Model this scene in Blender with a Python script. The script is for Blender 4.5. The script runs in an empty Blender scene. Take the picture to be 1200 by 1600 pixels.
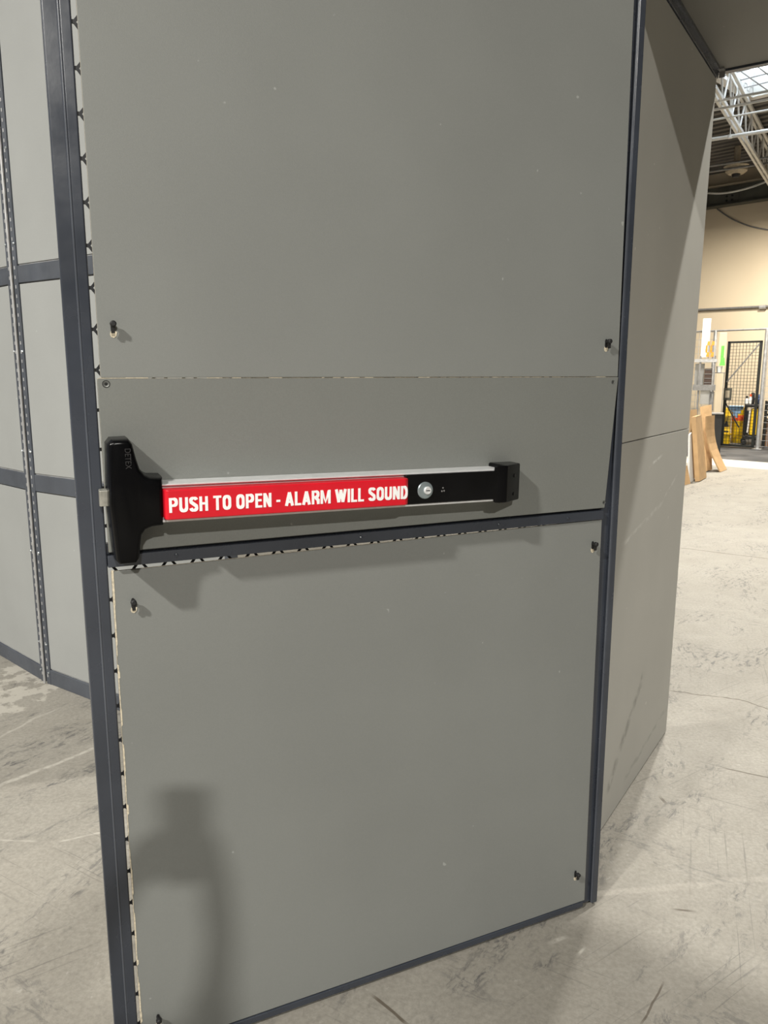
import bpy, bmesh, math, random
from mathutils import Vector, Matrix, Euler
random.seed(7)
R = math.radians
sc = bpy.context.scene
COL = sc.collection

# ------------------------------------------------------------------ camera
CAM_H = 1.25
PITCH = 10.24
cam_d = bpy.data.cameras.new('camera')
cam_d.sensor_fit = 'HORIZONTAL'; cam_d.sensor_width = 36.0
cam_d.lens = 36.0 * 1202 / 1200
cam_d.clip_start = 0.02; cam_d.clip_end = 200
cam = bpy.data.objects.new('camera', cam_d); COL.objects.link(cam)
cam.location = (0, 0, CAM_H); cam.rotation_euler = (R(90 - PITCH), 0, 0)
sc.camera = cam

# ------------------------------------------------------------------ world (daylight seen through the skylight)
w = bpy.data.worlds.new('world'); sc.world = w; w.use_nodes = True
w.node_tree.nodes['Background'].inputs[0].default_value = (0.85, 0.93, 1.0, 1)
w.node_tree.nodes['Background'].inputs[1].default_value = 7.0

sc.view_settings.view_transform = 'Standard'
sc.view_settings.look = 'None'
sc.view_settings.gamma = 1.0
sc.view_settings.use_curve_mapping = False
sc.view_settings.exposure = 0.0

# ------------------------------------------------------------------ warehouse ceiling lamps
def lamp(name, loc, power, size=0.2, color=(1.0, 0.97, 0.90)):
    d = bpy.data.lights.new(name, 'AREA'); d.shape = 'DISK'; d.size = size
    d.energy = power; d.color = color
    o = bpy.data.objects.new(name, d); COL.objects.link(o); o.location = loc
    return o
lamp('high_bay_light', (1.55, -5.50, 4.6), 690, 0.26)
lamp('high_bay_light', (-2.14, -1.46, 3.8), 285, 0.20)
lamp('high_bay_light', (-5.35, 0.95, 4.6), 450, 0.20)
lamp('high_bay_light', (2.60, 3.20, 4.6), 230, 0.15)
lamp('high_bay_light', (4.20, 10.60, 4.15), 300, 0.20, (1.0, 0.93, 0.80))
lamp('high_bay_light', (2.90, 6.06, 4.3), 230, 0.14, (1.0, 0.95, 0.86))
lamp('high_bay_light', (6.30, 12.30, 4.0), 270, 0.20, (1.0, 0.93, 0.80))

# ------------------------------------------------------------------ materials
def new_mat(name):
    m = bpy.data.materials.new(name); m.use_nodes = True
    return m, m.node_tree, m.node_tree.nodes['Principled BSDF']
def N(nt, t, **kw):
    n = nt.nodes.new(t)
    for k, v in kw.items(): setattr(n, k, v)
    return n
def math_n(nt, op, a, b=None, clamp=False):
    n = nt.nodes.new('ShaderNodeMath'); n.operation = op; n.use_clamp = clamp
    for i, v in enumerate((a, b)):
        if v is None: continue
        if hasattr(v, 'is_output'): nt.links.new(v, n.inputs[i])
        else: n.inputs[i].default_value = v
    return n.outputs[0]
def coords(nt):
    return nt.nodes.new('ShaderNodeTexCoord').outputs['Object']
def mapped(nt, vec, scale=(1, 1, 1), rot=0.0, loc=(0, 0, 0)):
    if rot:                                              # turn first, then stretch
        r_ = nt.nodes.new('ShaderNodeMapping'); nt.links.new(vec, r_.inputs[0]); r_.inputs['Rotation'].default_value = (0, 0, -rot); vec = r_.outputs[0]; rot = 0.0
    n = nt.nodes.new('ShaderNodeMapping'); nt.links.new(vec, n.inputs[0])
    n.inputs['Location'].default_value = loc
    n.inputs['Rotation'].default_value = (0, 0, rot); n.inputs['Scale'].default_value = scale
    return n.outputs[0]
def noise(nt, vec, scale, detail=4, rough=0.55, dist=0.0):
    n = nt.nodes.new('ShaderNodeTexNoise'); nt.links.new(vec, n.inputs['Vector'])
    n.inputs['Scale'].default_value = scale; n.inputs['Detail'].default_value = detail
    n.inputs['Roughness'].default_value = rough; n.inputs['Distortion'].default_value = dist
    return n.outputs['Fac']
def remap(nt, v, a, b, c=0.0, d=1.0, smooth=True):
    n = nt.nodes.new('ShaderNodeMapRange'); n.interpolation_type = 'SMOOTHSTEP' if smooth else 'LINEAR'
    nt.links.new(v, n.inputs['Value'])
    n.inputs['From Min'].default_value = a; n.inputs['From Max'].default_value = b
    n.inputs['To Min'].default_value = c; n.inputs['To Max'].default_value = d
    return n.outputs['Result']
def mix(nt, fac, a, b):
    n = nt.nodes.new('ShaderNodeMix'); n.data_type = 'RGBA'
    if hasattr(fac, 'is_output'): nt.links.new(fac, n.inputs[0])
    else: n.inputs[0].default_value = fac
    for i, v in ((6, a), (7, b)):
        if hasattr(v, 'is_output'): nt.links.new(v, n.inputs[i])
        else: n.inputs[i].default_value = (*v, 1)
    return n.outputs[2]
def line_mask(nt, vec, p0, p1, width, wobble=0.0, wscale=6.0, axes=(0, 1), soft=0.6):
    """1 on a wobbly line from p0 to p1 drawn in two of the object's own axes"""
    sep = nt.nodes.new('ShaderNodeSeparateXYZ'); nt.links.new(vec, sep.inputs[0])
    X, Y = sep.outputs[axes[0]], sep.outputs[axes[1]]
    dx, dy = p1[0] - p0[0], p1[1] - p0[1]; L = math.hypot(dx, dy); dx /= L; dy /= L
    x = math_n(nt, 'SUBTRACT', X, p0[0]); y = math_n(nt, 'SUBTRACT', Y, p0[1])
    t = math_n(nt, 'ADD', math_n(nt, 'MULTIPLY', x, dx), math_n(nt, 'MULTIPLY', y, dy))
    v = math_n(nt, 'ADD', math_n(nt, 'MULTIPLY', x, -dy), math_n(nt, 'MULTIPLY', y, dx))
    if wobble:
        nz = noise(nt, vec, wscale, 4, 0.6)
        v = math_n(nt, 'ADD', v, math_n(nt, 'MULTIPLY', math_n(nt, 'SUBTRACT', nz, 0.5), wobble))
    a = math_n(nt, 'ABSOLUTE', v)
    m = remap(nt, a, width * soft, width, 1.0, 0.0)
    m = math_n(nt, 'MULTIPLY', m, remap(nt, t, -0.01, 0.02))
    return math_n(nt, 'MULTIPLY', m, remap(nt, t, L - 0.02, L + 0.01, 1.0, 0.0))
def bump(nt, bsdf, h, strength=0.2, dist=0.002):
    n = nt.nodes.new('ShaderNodeBump'); n.inputs['Strength'].default_value = strength
    n.inputs['Distance'].default_value = dist
    nt.links.new(h, n.inputs['Height']); nt.links.new(n.outputs[0], bsdf.inputs['Normal'])
def setc(nt, b, c):
    if hasattr(c, 'is_output'): nt.links.new(c, b.inputs['Base Color'])
    else: b.inputs['Base Color'].default_value = (*c, 1)

def simple(name, col, rough=0.5, metal=0.0, var=0.12, nscale=30.0, bmp=0.0, coat=0.0, spec=None):
    m, nt, b = new_mat(name); c = coords(nt)
    f = remap(nt, noise(nt, c, nscale), 0.3, 0.7)
    setc(nt, b, mix(nt, f, tuple(x * (1 - var) for x in col), tuple(min(1, x * (1 + var)) for x in col)))
    b.inputs['Roughness'].default_value = rough; b.inputs['Metallic'].default_value = metal
    if coat: b.inputs['Coat Weight'].default_value = coat
    if spec is not None: b.inputs['Specular IOR Level'].default_value = spec
    if bmp: bump(nt, b, noise(nt, c, nscale * 6), bmp, 0.001)
    return m

def board_paint(name, col, streak=0.05, marks=()):
    """rolled matt grey paint: faint orange peel, roller streaks, a few pale scuffs"""
    m, nt, b = new_mat(name); c = coords(nt)
    big = remap(nt, noise(nt, c, 2.2, 3), 0.3, 0.7)
    col0 = mix(nt, big, tuple(x * 0.96 for x in col), tuple(x * 1.04 for x in col))
    fine = remap(nt, noise(nt, c, 420, 2, 0.5), 0.3, 0.7)
    col0 = mix(nt, math_n(nt, 'MULTIPLY', fine, streak), col0, tuple(x * 1.7 for x in col))
    # pale scuffs, short and slanting
    s = noise(nt, mapped(nt, c, (7, 7, 60)), 1.0, 5, 0.65, 0.3)
    gate = remap(nt, noise(nt, c, 3.1, 2), 0.56, 0.66)
    sc_ = math_n(nt, 'MULTIPLY', remap(nt, s, 0.68, 0.74), gate)
    col0 = mix(nt, math_n(nt, 'MULTIPLY', sc_, 0.35), col0, tuple(min(1, x * 1.6) for x in col))
    dots = remap(nt, noise(nt, mapped(nt, c, (1, 1, 1), 0, (3.3, 1.1, 0.4)), 55, 1), 0.80, 0.84)
    col0 = mix(nt, math_n(nt, 'MULTIPLY', dots, 0.6), col0, tuple(min(1, x * 1.9) for x in col))
    for (p0, p1, wd, wob, ax, mc, k) in marks:
        lm = line_mask(nt, c, p0, p1, wd, wob, 9.0, ax, 0.2)
        lm = math_n(nt, 'MULTIPLY', lm, remap(nt, noise(nt, c, 26, 4), 0.35, 0.62))
        col0 = mix(nt, math_n(nt, 'MULTIPLY', lm, k), col0, mc)
    setc(nt, b, col0)
    b.inputs['Roughness'].default_value = 0.55
    b.inputs['Specular IOR Level'].default_value = 0.35
    h = math_n(nt, 'ADD', noise(nt, c, 520, 2), math_n(nt, 'MULTIPLY', noise(nt, mapped(nt, c, (20, 20, 240)), 1.0, 2), 0.5))
    bump(nt, b, h, 0.22, 0.0006)
    return m

GREY = (0.211, 0.218, 0.208)
M = {}
M['board'] = board_paint('grey_board_paint', GREY)
M['board_mid'] = board_paint('grey_board_paint_brushed_shaded', (0.178, 0.184, 0.172), 0.08)  # brushed coat, its grey toned down further for the light falling off
M['board_left'] = board_paint('pale_grey_board_paint', (0.31, 0.318, 0.312))
M['board_wall'] = board_paint('grey_wall_board_paint', (0.395, 0.388, 0.358), 0.05, marks=(
    ((0.04, 0.10), (0.36, 0.34), 0.026, 0.03, (0, 2), (0.15, 0.15, 0.135), 0.55),
    ((0.20, 0.06), (0.70, 0.10), 0.012, 0.05, (0, 2), (0.17, 0.17, 0.155), 0.35),
    ((0.05, 0.80), (0.45, 0.86), 0.009, 0.03, (0, 2), (0.60, 0.60, 0.57), 0.5),
    ((0.45, 0.86), (0.62, 0.93), 0.007, 0.03, (0, 2), (0.60, 0.60, 0.57), 0.5),
    ((0.28, 0.99), (0.42, 1.01), 0.007, 0.02, (0, 2), (0.65, 0.65, 0.62), 0.8)))
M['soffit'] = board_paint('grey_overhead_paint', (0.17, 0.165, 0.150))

def steel_paint(name, col, rough):
    m, nt, b = new_mat(name); c = coords(nt)
    f = remap(nt, noise(nt, c, 5, 4), 0.3, 0.7)
    c0 = mix(nt, f, tuple(x * 0.85 for x in col), tuple(x * 1.15 for x in col))
    s = remap(nt, noise(nt, mapped(nt, c, (90, 90, 8)), 1.0, 4, 0.6), 0.74, 0.79)
    c0 = mix(nt, math_n(nt, 'MULTIPLY', s, 0.5), c0, (0.35, 0.37, 0.42))
    d = remap(nt, noise(nt, c, 70, 2), 0.79, 0.82)
    c0 = mix(nt, math_n(nt, 'MULTIPLY', d, 0.6), c0, (0.5, 0.5, 0.5))
    setc(nt, b, c0)
    nt.links.new(remap(nt, noise(nt, c, 14, 3), 0.3, 0.7, rough * 0.8, rough * 1.25), b.inputs['Roughness'])
    bump(nt, b, noise(nt, c, 120, 3), 0.10, 0.0006)
    return m
M['navy'] = steel_paint('navy_grey_steel_paint', (0.042, 0.048, 0.062), 0.24)
M['navy_highlight'] = steel_paint('navy_grey_highlight_paint', (0.075, 0.083, 0.100), 0.24)  # paler navy, brightens the highlight line on the stile ridges
M['navy_matt'] = steel_paint('navy_grey_matt_paint', (0.068, 0.076, 0.092), 0.5)
M['mesh_paint'] = simple('dark_mesh_paint', (0.016, 0.018, 0.024), 0.5)
M['raw'] = simple('raw_board_edge', (0.62, 0.55, 0.42), 0.8, 0, 0.25, 160)
M['black'] = simple('black_plastic', (0.003, 0.003, 0.0035), 0.24, 0, 0.2, 20, 0.04, spec=0.14)
M['black_gloss'] = simple('black_satin_cover', (0.004, 0.004, 0.0045), 0.2, 0, 0.2, 20, spec=0.25)
M['black_matt'] = simple('black_matt', (0.012, 0.012, 0.013), 0.6)
M['cage_black'] = simple('black_cage_paint', (0.02, 0.022, 0.02), 0.5)
M['emboss'] = simple('glossy_black_emboss', (0.03, 0.03, 0.032), 0.15, 0, 0.1, 20)
M['red'] = simple('red_push_pad', (0.68, 0.008, 0.022), 0.28, 0, 0.04, 20)
M['white'] = simple('white_lettering', (0.95, 0.95, 0.95), 0.5, 0, 0.02)
M['alu'] = simple('brushed_aluminium', (0.80, 0.81, 0.82), 0.42, 0.35, 0.06, 60)
M['zinc'] = simple('zinc_plated_steel', (0.62, 0.66, 0.68), 0.3, 0.85, 0.1, 40)
M['lock_metal'] = simple('dull_blue_zinc', (0.34, 0.40, 0.42), 0.35, 0.6, 0.1, 40)
M['steel'] = simple('worn_latch_steel', (0.50, 0.49, 0.44), 0.42, 0.85, 0.15, 90)
M['screw'] = simple('grey_painted_screw', (0.17, 0.175, 0.165), 0.45, 0.3, 0.2, 200)
M['galv'] = simple('galvanised_steel', (0.50, 0.50, 0.50), 0.45, 0.5, 0.15, 20)
M['galv_dark'] = simple('dull_grey_steel', (0.24, 0.235, 0.23), 0.5, 0.3, 0.15, 20)
M['white_steel'] = simple('white_painted_roof_steel', (0.72, 0.71, 0.68), 0.5, 0, 0.08, 6)
M['beam'] = simple('green_grey_beam_paint', (0.080, 0.080, 0.066), 0.5, 0, 0.15, 5)
M['beige_paint'] = simple('beige_and_lit_flange_paint', (0.42, 0.36, 0.27), 0.5)
M['card'] = simple('brown_cardboard', (0.56, 0.36, 0.18), 0.8, 0, 0.08, 8)
M['card_dark'] = simple('cardboard_inner', (0.33, 0.20, 0.10), 0.85, 0, 0.1, 8)
M['white_board'] = simple('white_foam_board', (0.82, 0.81, 0.78), 0.6, 0, 0.03)
M['yellow'] = simple('yellow_plastic', (0.80, 0.52, 0.01), 0.4, 0, 0.05)
M['blue_cloth'] = simple('pale_blue_cloth', (0.38, 0.58, 0.82), 0.9, 0, 0.1)
M['denim'] = simple('dark_blue_fabric', (0.06, 0.10, 0.22), 0.9, 0, 0.2)
M['red_plastic'] = simple('orange_red_plastic', (0.80, 0.10, 0.02), 0.45)
M['orange'] = simple('orange_plastic', (0.75, 0.30, 0.04), 0.5)
M['green'] = simple('bright_green_plastic', (0.16, 0.62, 0.10), 0.5)
M['pallet'] = simple('brown_wood', (0.34, 0.20, 0.12), 0.8, 0, 0.2, 12)
M['crate'] = simple('dark_brown_plastic', (0.06, 0.035, 0.025), 0.6)
M['skin'] = simple('skin', (0.60, 0.38, 0.28), 0.5, 0, 0.04, 8)
M['hair'] = simple('brown_hair', (0.06, 0.035, 0.02), 0.6, 0, 0.3, 60)
M['shirt'] = simple('charcoal_shirt', (0.05, 0.05, 0.06), 0.85, 0, 0.15, 40)
M['jeans'] = simple('blue_jeans', (0.06, 0.09, 0.16), 0.85, 0, 0.2, 80)
M['shoe'] = simple('white_shoe', (0.6, 0.6, 0.58), 0.6)
M['phone'] = simple('dark_phone', (0.02, 0.02, 0.025), 0.25)

def floor_px(x, y):                     # a floor point under a pixel of the photograph
    f = 1202.0; p = R(PITCH); r = x - 600; d = y - 800
    k = CAM_H / (f * math.sin(p) + d * math.cos(p))
    return (r * k, (f * math.cos(p) - d * math.sin(p)) * k)
def at(x, y, fwd):                      # the point at forward distance fwd seen under a pixel
    f = 1202.0; p = R(PITCH); r = x - 600; d = y - 800
    k = fwd / (f * math.cos(p) - d * math.sin(p))
    return Vector((r * k, fwd, CAM_H - k * (f * math.sin(p) + d * math.cos(p))))

def floor_material():
    m, nt, b = new_mat('worn_concrete'); c = coords(nt)
    base = mix(nt, remap(nt, noise(nt, c, 1.3, 6, 0.6), 0.3, 0.7), (0.455, 0.425, 0.365), (0.545, 0.515, 0.452))
    cl = remap(nt, noise(nt, mapped(nt, c, (1, 1, 1), 0, (4, 2, 0)), 6.0, 8, 0.7, 0.4), 0.35, 0.68)
    base = mix(nt, math_n(nt, 'MULTIPLY', cl, 0.30), base, (0.34, 0.315, 0.27))
    grain = remap(nt, noise(nt, c, 90, 5, 0.7), 0.3, 0.7)
    base = mix(nt, math_n(nt, 'MULTIPLY', grain, 0.45), base, (0.24, 0.22, 0.19))
    pale = math_n(nt, 'MULTIPLY', remap(nt, noise(nt, c, 38, 6, 0.75, 0.5), 0.60, 0.72), 0.45)
    base = mix(nt, pale, base, (0.70, 0.68, 0.62))
    spk = remap(nt, noise(nt, c, 26, 8, 0.8, 0.6), 0.56, 0.66)
    base = mix(nt, math_n(nt, 'MULTIPLY', spk, 0.30), base, (0.19, 0.175, 0.15))
    # rubber and dirt scuffs: stretched patches broken up by grain
    for rot, lo, off, k in ((0.75, 0.565, (1, 7, 0), 0.75), (2.4, 0.60, (9, 3, 0), 0.4), (1.1, 0.575, (2, 1, 0), 0.65)):
        big = remap(nt, noise(nt, mapped(nt, c, (1.1, 3.6, 1), rot, off), 1.2, 4, 0.6), lo - 0.04, lo + 0.07)
        brk = remap(nt, noise(nt, mapped(nt, c, (16, 44, 1), rot + 0.15), 1.0, 8, 0.78, 0.5), 0.50, 0.60)
        base = mix(nt, math_n(nt, 'MULTIPLY', math_n(nt, 'MULTIPLY', big, brk), k), base, (0.10, 0.10, 0.105))
    # fine scratches
    for rot, k in ((0.6, 0.5), (1.2, 0.45), (2.6, 0.45)):
        s = noise(nt, mapped(nt, c, (2.2, 120, 1), rot), 1.0, 3, 0.6, 0.15)
        g = remap(nt, noise(nt, mapped(nt, c, (1, 1, 1), rot), 1.7, 3), 0.48, 0.62)
        base = mix(nt, math_n(nt, 'MULTIPLY', math_n(nt, 'MULTIPLY', remap(nt, s, 0.60, 0.68), g), k), base, (0.15, 0.14, 0.13))
    F = floor_px
    dark = ((F(1045, 1080), F(1125, 1090), 0.0045, 0.10), (F(1125, 1090), F(1215, 1112), 0.0045, 0.12),
            (F(1000, 1600), F(1035, 1535), 0.0026, 0.03), (F(1050, 1420), F(1085, 1424), 0.004, 0.01),
            (F(580, 1556), F(640, 1600), 0.004, 0.03), (F(1032, 1245), F(1042, 1256), 0.006, 0.01),
            (F(1062, 856), F(1200, 873), 0.008, 0.06), (F(1130, 1200), F(1215, 1220), 0.004, 0.08))
    for p0, p1, wd, wob in dark:
        base = mix(nt, math_n(nt, 'MULTIPLY', line_mask(nt, c, p0, p1, wd, wob, 3.0), 0.8), base, (0.12, 0.09, 0.06))
    light = ((F(-40, 1243), F(150, 1168), 0.012, 0.05, 0.75), (F(-40, 1168), F(95, 1105), 0.010, 0.08, 0.5),
             (F(90, 1316), F(165, 1300), 0.006, 0.03, 0.6), (F(-30, 1310), F(60, 1316), 0.006, 0.04, 0.4),
             (F(860, 1475), F(885, 1464), 0.008, 0.02, 0.9), (F(902, 1494), F(914, 1480), 0.005, 0.01, 0.9))
    for p0, p1, wd, wob, k in light:
        lm = math_n(nt, 'MULTIPLY', line_mask(nt, c, p0, p1, wd, wob, 5.0, (0, 1), 0.2), remap(nt, noise(nt, c, 45, 5, 0.7), 0.30, 0.58))
        base = mix(nt, math_n(nt, 'MULTIPLY', lm, k), base, (0.78, 0.74, 0.66))
    # bare patch by the folded partition
    px_, py_ = F(10, 1075)
    v = N(nt, 'ShaderNodeVectorMath', operation='DISTANCE'); nt.links.new(c, v.inputs[0]); v.inputs[1].default_value = (px_, py_, 0)
    pm = remap(nt, math_n(nt, 'ADD', v.outputs['Value'], math_n(nt, 'MULTIPLY', noise(nt, c, 5, 5, 0.6), 0.25)), 0.36, 0.38, 1, 0)
    pm = math_n(nt, 'MULTIPLY', pm, remap(nt, noise(nt, c, 12, 5, 0.7), 0.45, 0.52))
    base = mix(nt, math_n(nt, 'MULTIPLY', pm, 0.8), base, (0.72, 0.68, 0.60))
    # painted band and dark resin floor at the far storage area (zones along x + y)
    sep = nt.nodes.new('ShaderNodeSeparateXYZ'); nt.links.new(c, sep.inputs[0])
    S = math_n(nt, 'ADD', sep.outputs[0], sep.outputs[1])
    band = math_n(nt, 'MULTIPLY', remap(nt, S, 15.05, 15.12), remap(nt, S, 16.28, 16.32, 1, 0))
    base = mix(nt, band, base, (0.86, 0.82, 0.72))
    res = mix(nt, remap(nt, noise(nt, c, 1.5, 4), 0.35, 0.65), (0.06, 0.062, 0.068), (0.16, 0.16, 0.165))
    base = mix(nt, remap(nt, S, 16.28, 16.34), base, res)
    vm = N(nt, 'ShaderNodeVectorMath', operation='SCALE'); nt.links.new(base, vm.inputs[0]); vm.inputs['Scale'].default_value = 0.62
    setc(nt, b, vm.outputs[0])
    nt.links.new(remap(nt, noise(nt, c, 8, 5), 0.3, 0.7, 0.60, 0.66), b.inputs['Roughness'])
    b.inputs['Specular IOR Level'].default_value = 0.4
    bump(nt, b, math_n(nt, 'ADD', noise(nt, c, 120, 5, 0.7), math_n(nt, 'MULTIPLY', noise(nt, c, 9, 4), 0.15)), 0.28, 0.0012)
    return m
M['floor'] = floor_material()
def wall_material():
    m, nt, b = new_mat('cream_wall_paint'); c = coords(nt)
    base = mix(nt, remap(nt, noise(nt, c, 0.5, 3), 0.3, 0.7), (0.66, 0.55, 0.40), (0.72, 0.61, 0.45))
    d = remap(nt, noise(nt, c, 4.0, 2), 0.76, 0.78)
    base = mix(nt, math_n(nt, 'MULTIPLY', d, 0.7), base, (0.30, 0.24, 0.18))
    setc(nt, b, base); b.inputs['Roughness'].default_value = 0.75
    return m
M['cream'] = wall_material()
M['far_wall'] = simple('dark_grey_block_wall', (0.10, 0.10, 0.10), 0.8)
def deck_material():
    m, nt, b = new_mat('dark_roof_deck'); c = coords(nt)
    setc(nt, b, mix(nt, remap(nt, noise(nt, c, 1.5, 4), 0.3, 0.7), (0.085, 0.08, 0.072), (0.13, 0.12, 0.11)))
    b.inputs['Roughness'].default_value = 0.6
    return m
M['deck'] = deck_material()
m, nt, b = new_mat('skylight_acrylic')
b.inputs['Base Color'].default_value = (0.9, 0.93, 0.95, 1); b.inputs['Roughness'].default_value = 0.3
b.inputs['Transmission Weight'].default_value = 0.9; b.inputs['IOR'].default_value = 1.1
M['acrylic'] = m

# ------------------------------------------------------------------ mesh helpers
class MB:
    def __init__(s): s.v = []; s.f = []; s.mi = []; s.cur = 0
    def _add(s, vs, fs, mi=None):
        o = len(s.v); s.v += [tuple(v) for v in vs]
        s.f += [tuple(i + o for i in f) for f in fs]; s.mi += [s.cur if mi is None else mi] * len(fs)
    def box(s, x0, x1, y0, y1, z0, z1):
        v = [(x, y, z) for z in (z0, z1) for y in (y0, y1) for x in (x0, x1)]
        s._add(v, [(0, 2, 3, 1), (4, 5, 7, 6), (0, 1, 5, 4), (2, 6, 7, 3), (0, 4, 6, 2), (1, 3, 7, 5)]); return s
    def prism(s, pts, a, b, axis='y'):
        """polygon pts in the plane across axis, extruded from a to b"""
        n = len(pts)
        if axis == 'y': P = lambda p, t: (p[0], t, p[1])
        elif axis == 'z': P = lambda p, t: (p[0], p[1], t)
        else: P = lambda p, t: (t, p[0], p[1])
        v = [P(p, a) for p in pts] + [P(p, b) for p in pts]
        s._add(v, [tuple(range(n)), tuple(range(2 * n - 1, n - 1, -1))] + [(i, (i + 1) % n, n + (i + 1) % n, n + i) for i in range(n)]); return s
    def tube(s, p0, p1, r0, r1=None, n=12, caps=True):
        r1 = r0 if r1 is None else r1
        p0, p1 = Vector(p0), Vector(p1); d = (p1 - p0).normalized()
        a = d.orthogonal().normalized(); b = d.cross(a)
        v = []
        for p, r in ((p0, r0), (p1, r1)):
            for i in range(n):
                t = 2 * math.pi * i / n; v.append(p + a * math.cos(t) * r + b * math.sin(t) * r)
        fs = [(i, (i + 1) % n, n + (i + 1) % n, n + i) for i in range(n)]
        if caps: fs += [tuple(range(n - 1, -1, -1)), tuple(range(n, 2 * n))]
        s._add(v, fs); return s
    def bar(s, p0, p1, w, h, up=(0, 0, 1)):
        p0, p1 = Vector(p0), Vector(p1); d = (p1 - p0).normalized(); u = Vector(up)
        a = d.cross(u); a = a.normalized() if a.length > 1e-6 else d.orthogonal().normalized(); u = a.cross(d)
        v = [p + a * x * w / 2 + u * y * h / 2 for p in (p0, p1) for x, y in ((-1, -1), (1, -1), (1, 1), (-1, 1))]
        s._add(v, [(3, 2, 1, 0), (4, 5, 6, 7), (0, 1, 5, 4), (1, 2, 6, 5), (2, 3, 7, 6), (3, 0, 4, 7)]); return s
    def path(s, pts, r, n=8):
        for a, b in zip(pts[:-1], pts[1:]): s.tube(a, b, r, n=n)
        return s
    def lathe(s, prof, c=(0, 0, 0), n=24, axis='z'):
        v = []
        for r, h in prof:
            for i in range(n):
                t = 2 * math.pi * i / n; a, b_ = r * math.cos(t), r * math.sin(t)
                v.append((c[0] + a, c[1] + b_, c[2] + h) if axis == 'z' else (c[0] + a, c[1] + h, c[2] + b_))
        fs = []
        for k in range(len(prof) - 1):
            for i in range(n): fs.append((k * n + i, k * n + (i + 1) % n, (k + 1) * n + (i + 1) % n, (k + 1) * n + i))
        fs += [tuple(range(n - 1, -1, -1)), tuple((len(prof) - 1) * n + i for i in range(n))]
        s._add(v, fs); return s
    def build(s, name, mats, parent=None, bevel=0.0, seg=2, smooth=False, xf=None):
        me = bpy.data.meshes.new(name)
        vs = s.v if xf is None else [tuple(xf @ Vector(v)) for v in s.v]
        me.from_pydata(vs, [], s.f)
        mats = mats if isinstance(mats, (list, tuple)) else [mats]
        for mm in mats: me.materials.append(mm)
        me.polygons.foreach_set('material_index', s.mi)
        bm = bmesh.new(); bm.from_mesh(me); bmesh.ops.recalc_face_normals(bm, faces=bm.faces); bm.to_mesh(me); bm.free()
        if smooth: me.polygons.foreach_set('use_smooth', [True] * len(me.polygons))
        me.update()
        o = bpy.data.objects.new(name, me); COL.objects.link(o)
        if bevel:
            md = o.modifiers.new('bevel', 'BEVEL'); md.width = bevel; md.segments = seg; md.limit_method = 'ANGLE'; md.angle_limit = R(35)
            if seg > 1:
                me.polygons.foreach_set('use_smooth', [True] * len(me.polygons)); md.harden_normals = True
        if smooth:
            me.set_sharp_from_angle(angle=R(38))
        if parent is not None: o.parent = parent
        return o
def tag(o, label=None, cat=None, group=None, kind=None):
    for k, v in (('label', label), ('category', cat), ('group', group), ('kind', kind)):
        if v: o[k] = v
    return o
def empty(name, loc=(0, 0, 0), rz=0.0, label=None, cat=None, group=None, kind=None):
    o = bpy.data.objects.new(name, None); COL.objects.link(o); o.empty_display_size = 0.1
    o.location = loc; o.rotation_euler = (0, 0, rz)
    return tag(o, label, cat, group, kind)
def text_part(name, body, mat, size, width, parent, origin, basis, offset=0.0, extrude=0.0004, height=None):
    cu = bpy.data.curves.new(name, 'FONT'); cu.body = body; cu.size = size; cu.align_x = 'LEFT'; cu.align_y = 'BOTTOM_BASELINE'
    cu.offset = offset; cu.extrude = extrude; cu.resolution_u = 6
    t = bpy.data.objects.new(name, cu); COL.objects.link(t)
    dg = bpy.context.evaluated_depsgraph_get(); me = bpy.data.meshes.new_from_object(t.evaluated_get(dg))
    COL.objects.unlink(t); bpy.data.objects.remove(t)
    xs = [v.co.x for v in me.vertices]; ys = [v.co.y for v in me.vertices]
    sx = width / (max(xs) - min(xs)); sy = (height / (max(ys) - min(ys))) if height else 1.0
    x0, y0 = min(xs), min(ys)
    mtx = Matrix(basis).transposed().to_4x4()
    for v in me.vertices:
        v.co = mtx @ Vector(((v.co.x - x0) * sx, (v.co.y - y0) * sy, v.co.z)) + Vector(origin)
    me.materials.clear(); me.materials.append(mat)
    o = bpy.data.objects.new(name, me); COL.objects.link(o); o.parent = parent
    return o

# ================================================================== SETTING
S2 = math.sqrt(2)
def room(e, mm, z=0.0):        # warehouse axes: e runs along the far wall, mm towards it
    return Vector(((e + mm) / S2, (mm - e) / S2, z))
ROOM = Matrix.Rotation(R(-45), 4, 'Z')    # local x -> e, local y -> mm
E0, E1, M0, M1, ROOF = -15.0, 14.0, -13.0, 15.35, 4.95
g = MB().box(-16, 22, -20, 24, -0.10, 0.0).build('floor', M['floor']); tag(g, kind='structure')
def room_box(name, mat, *a):
    o = MB().box(*a).build(name, mat); o.rotation_euler = (0, 0, R(-45)); tag(o, kind='structure'); return o
room_box('wall_back', M['cream'], E0, E1, M1, M1 + 0.2, 0.0, ROOF + 0.3)
room_box('wall_front', M['far_wall'], E0, E1, M0 - 0.2, M0, 0.0, ROOF + 0.3)
room_box('wall_left', M['far_wall'], E0 - 0.2, E0, M0 - 0.2, M1 + 0.2, 0.0, ROOF + 0.3)
room_box('wall_right', M['far_wall'], E1, E1 + 0.2, M0 - 0.2, M1 + 0.2, 0.0, ROOF + 0.3)
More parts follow.
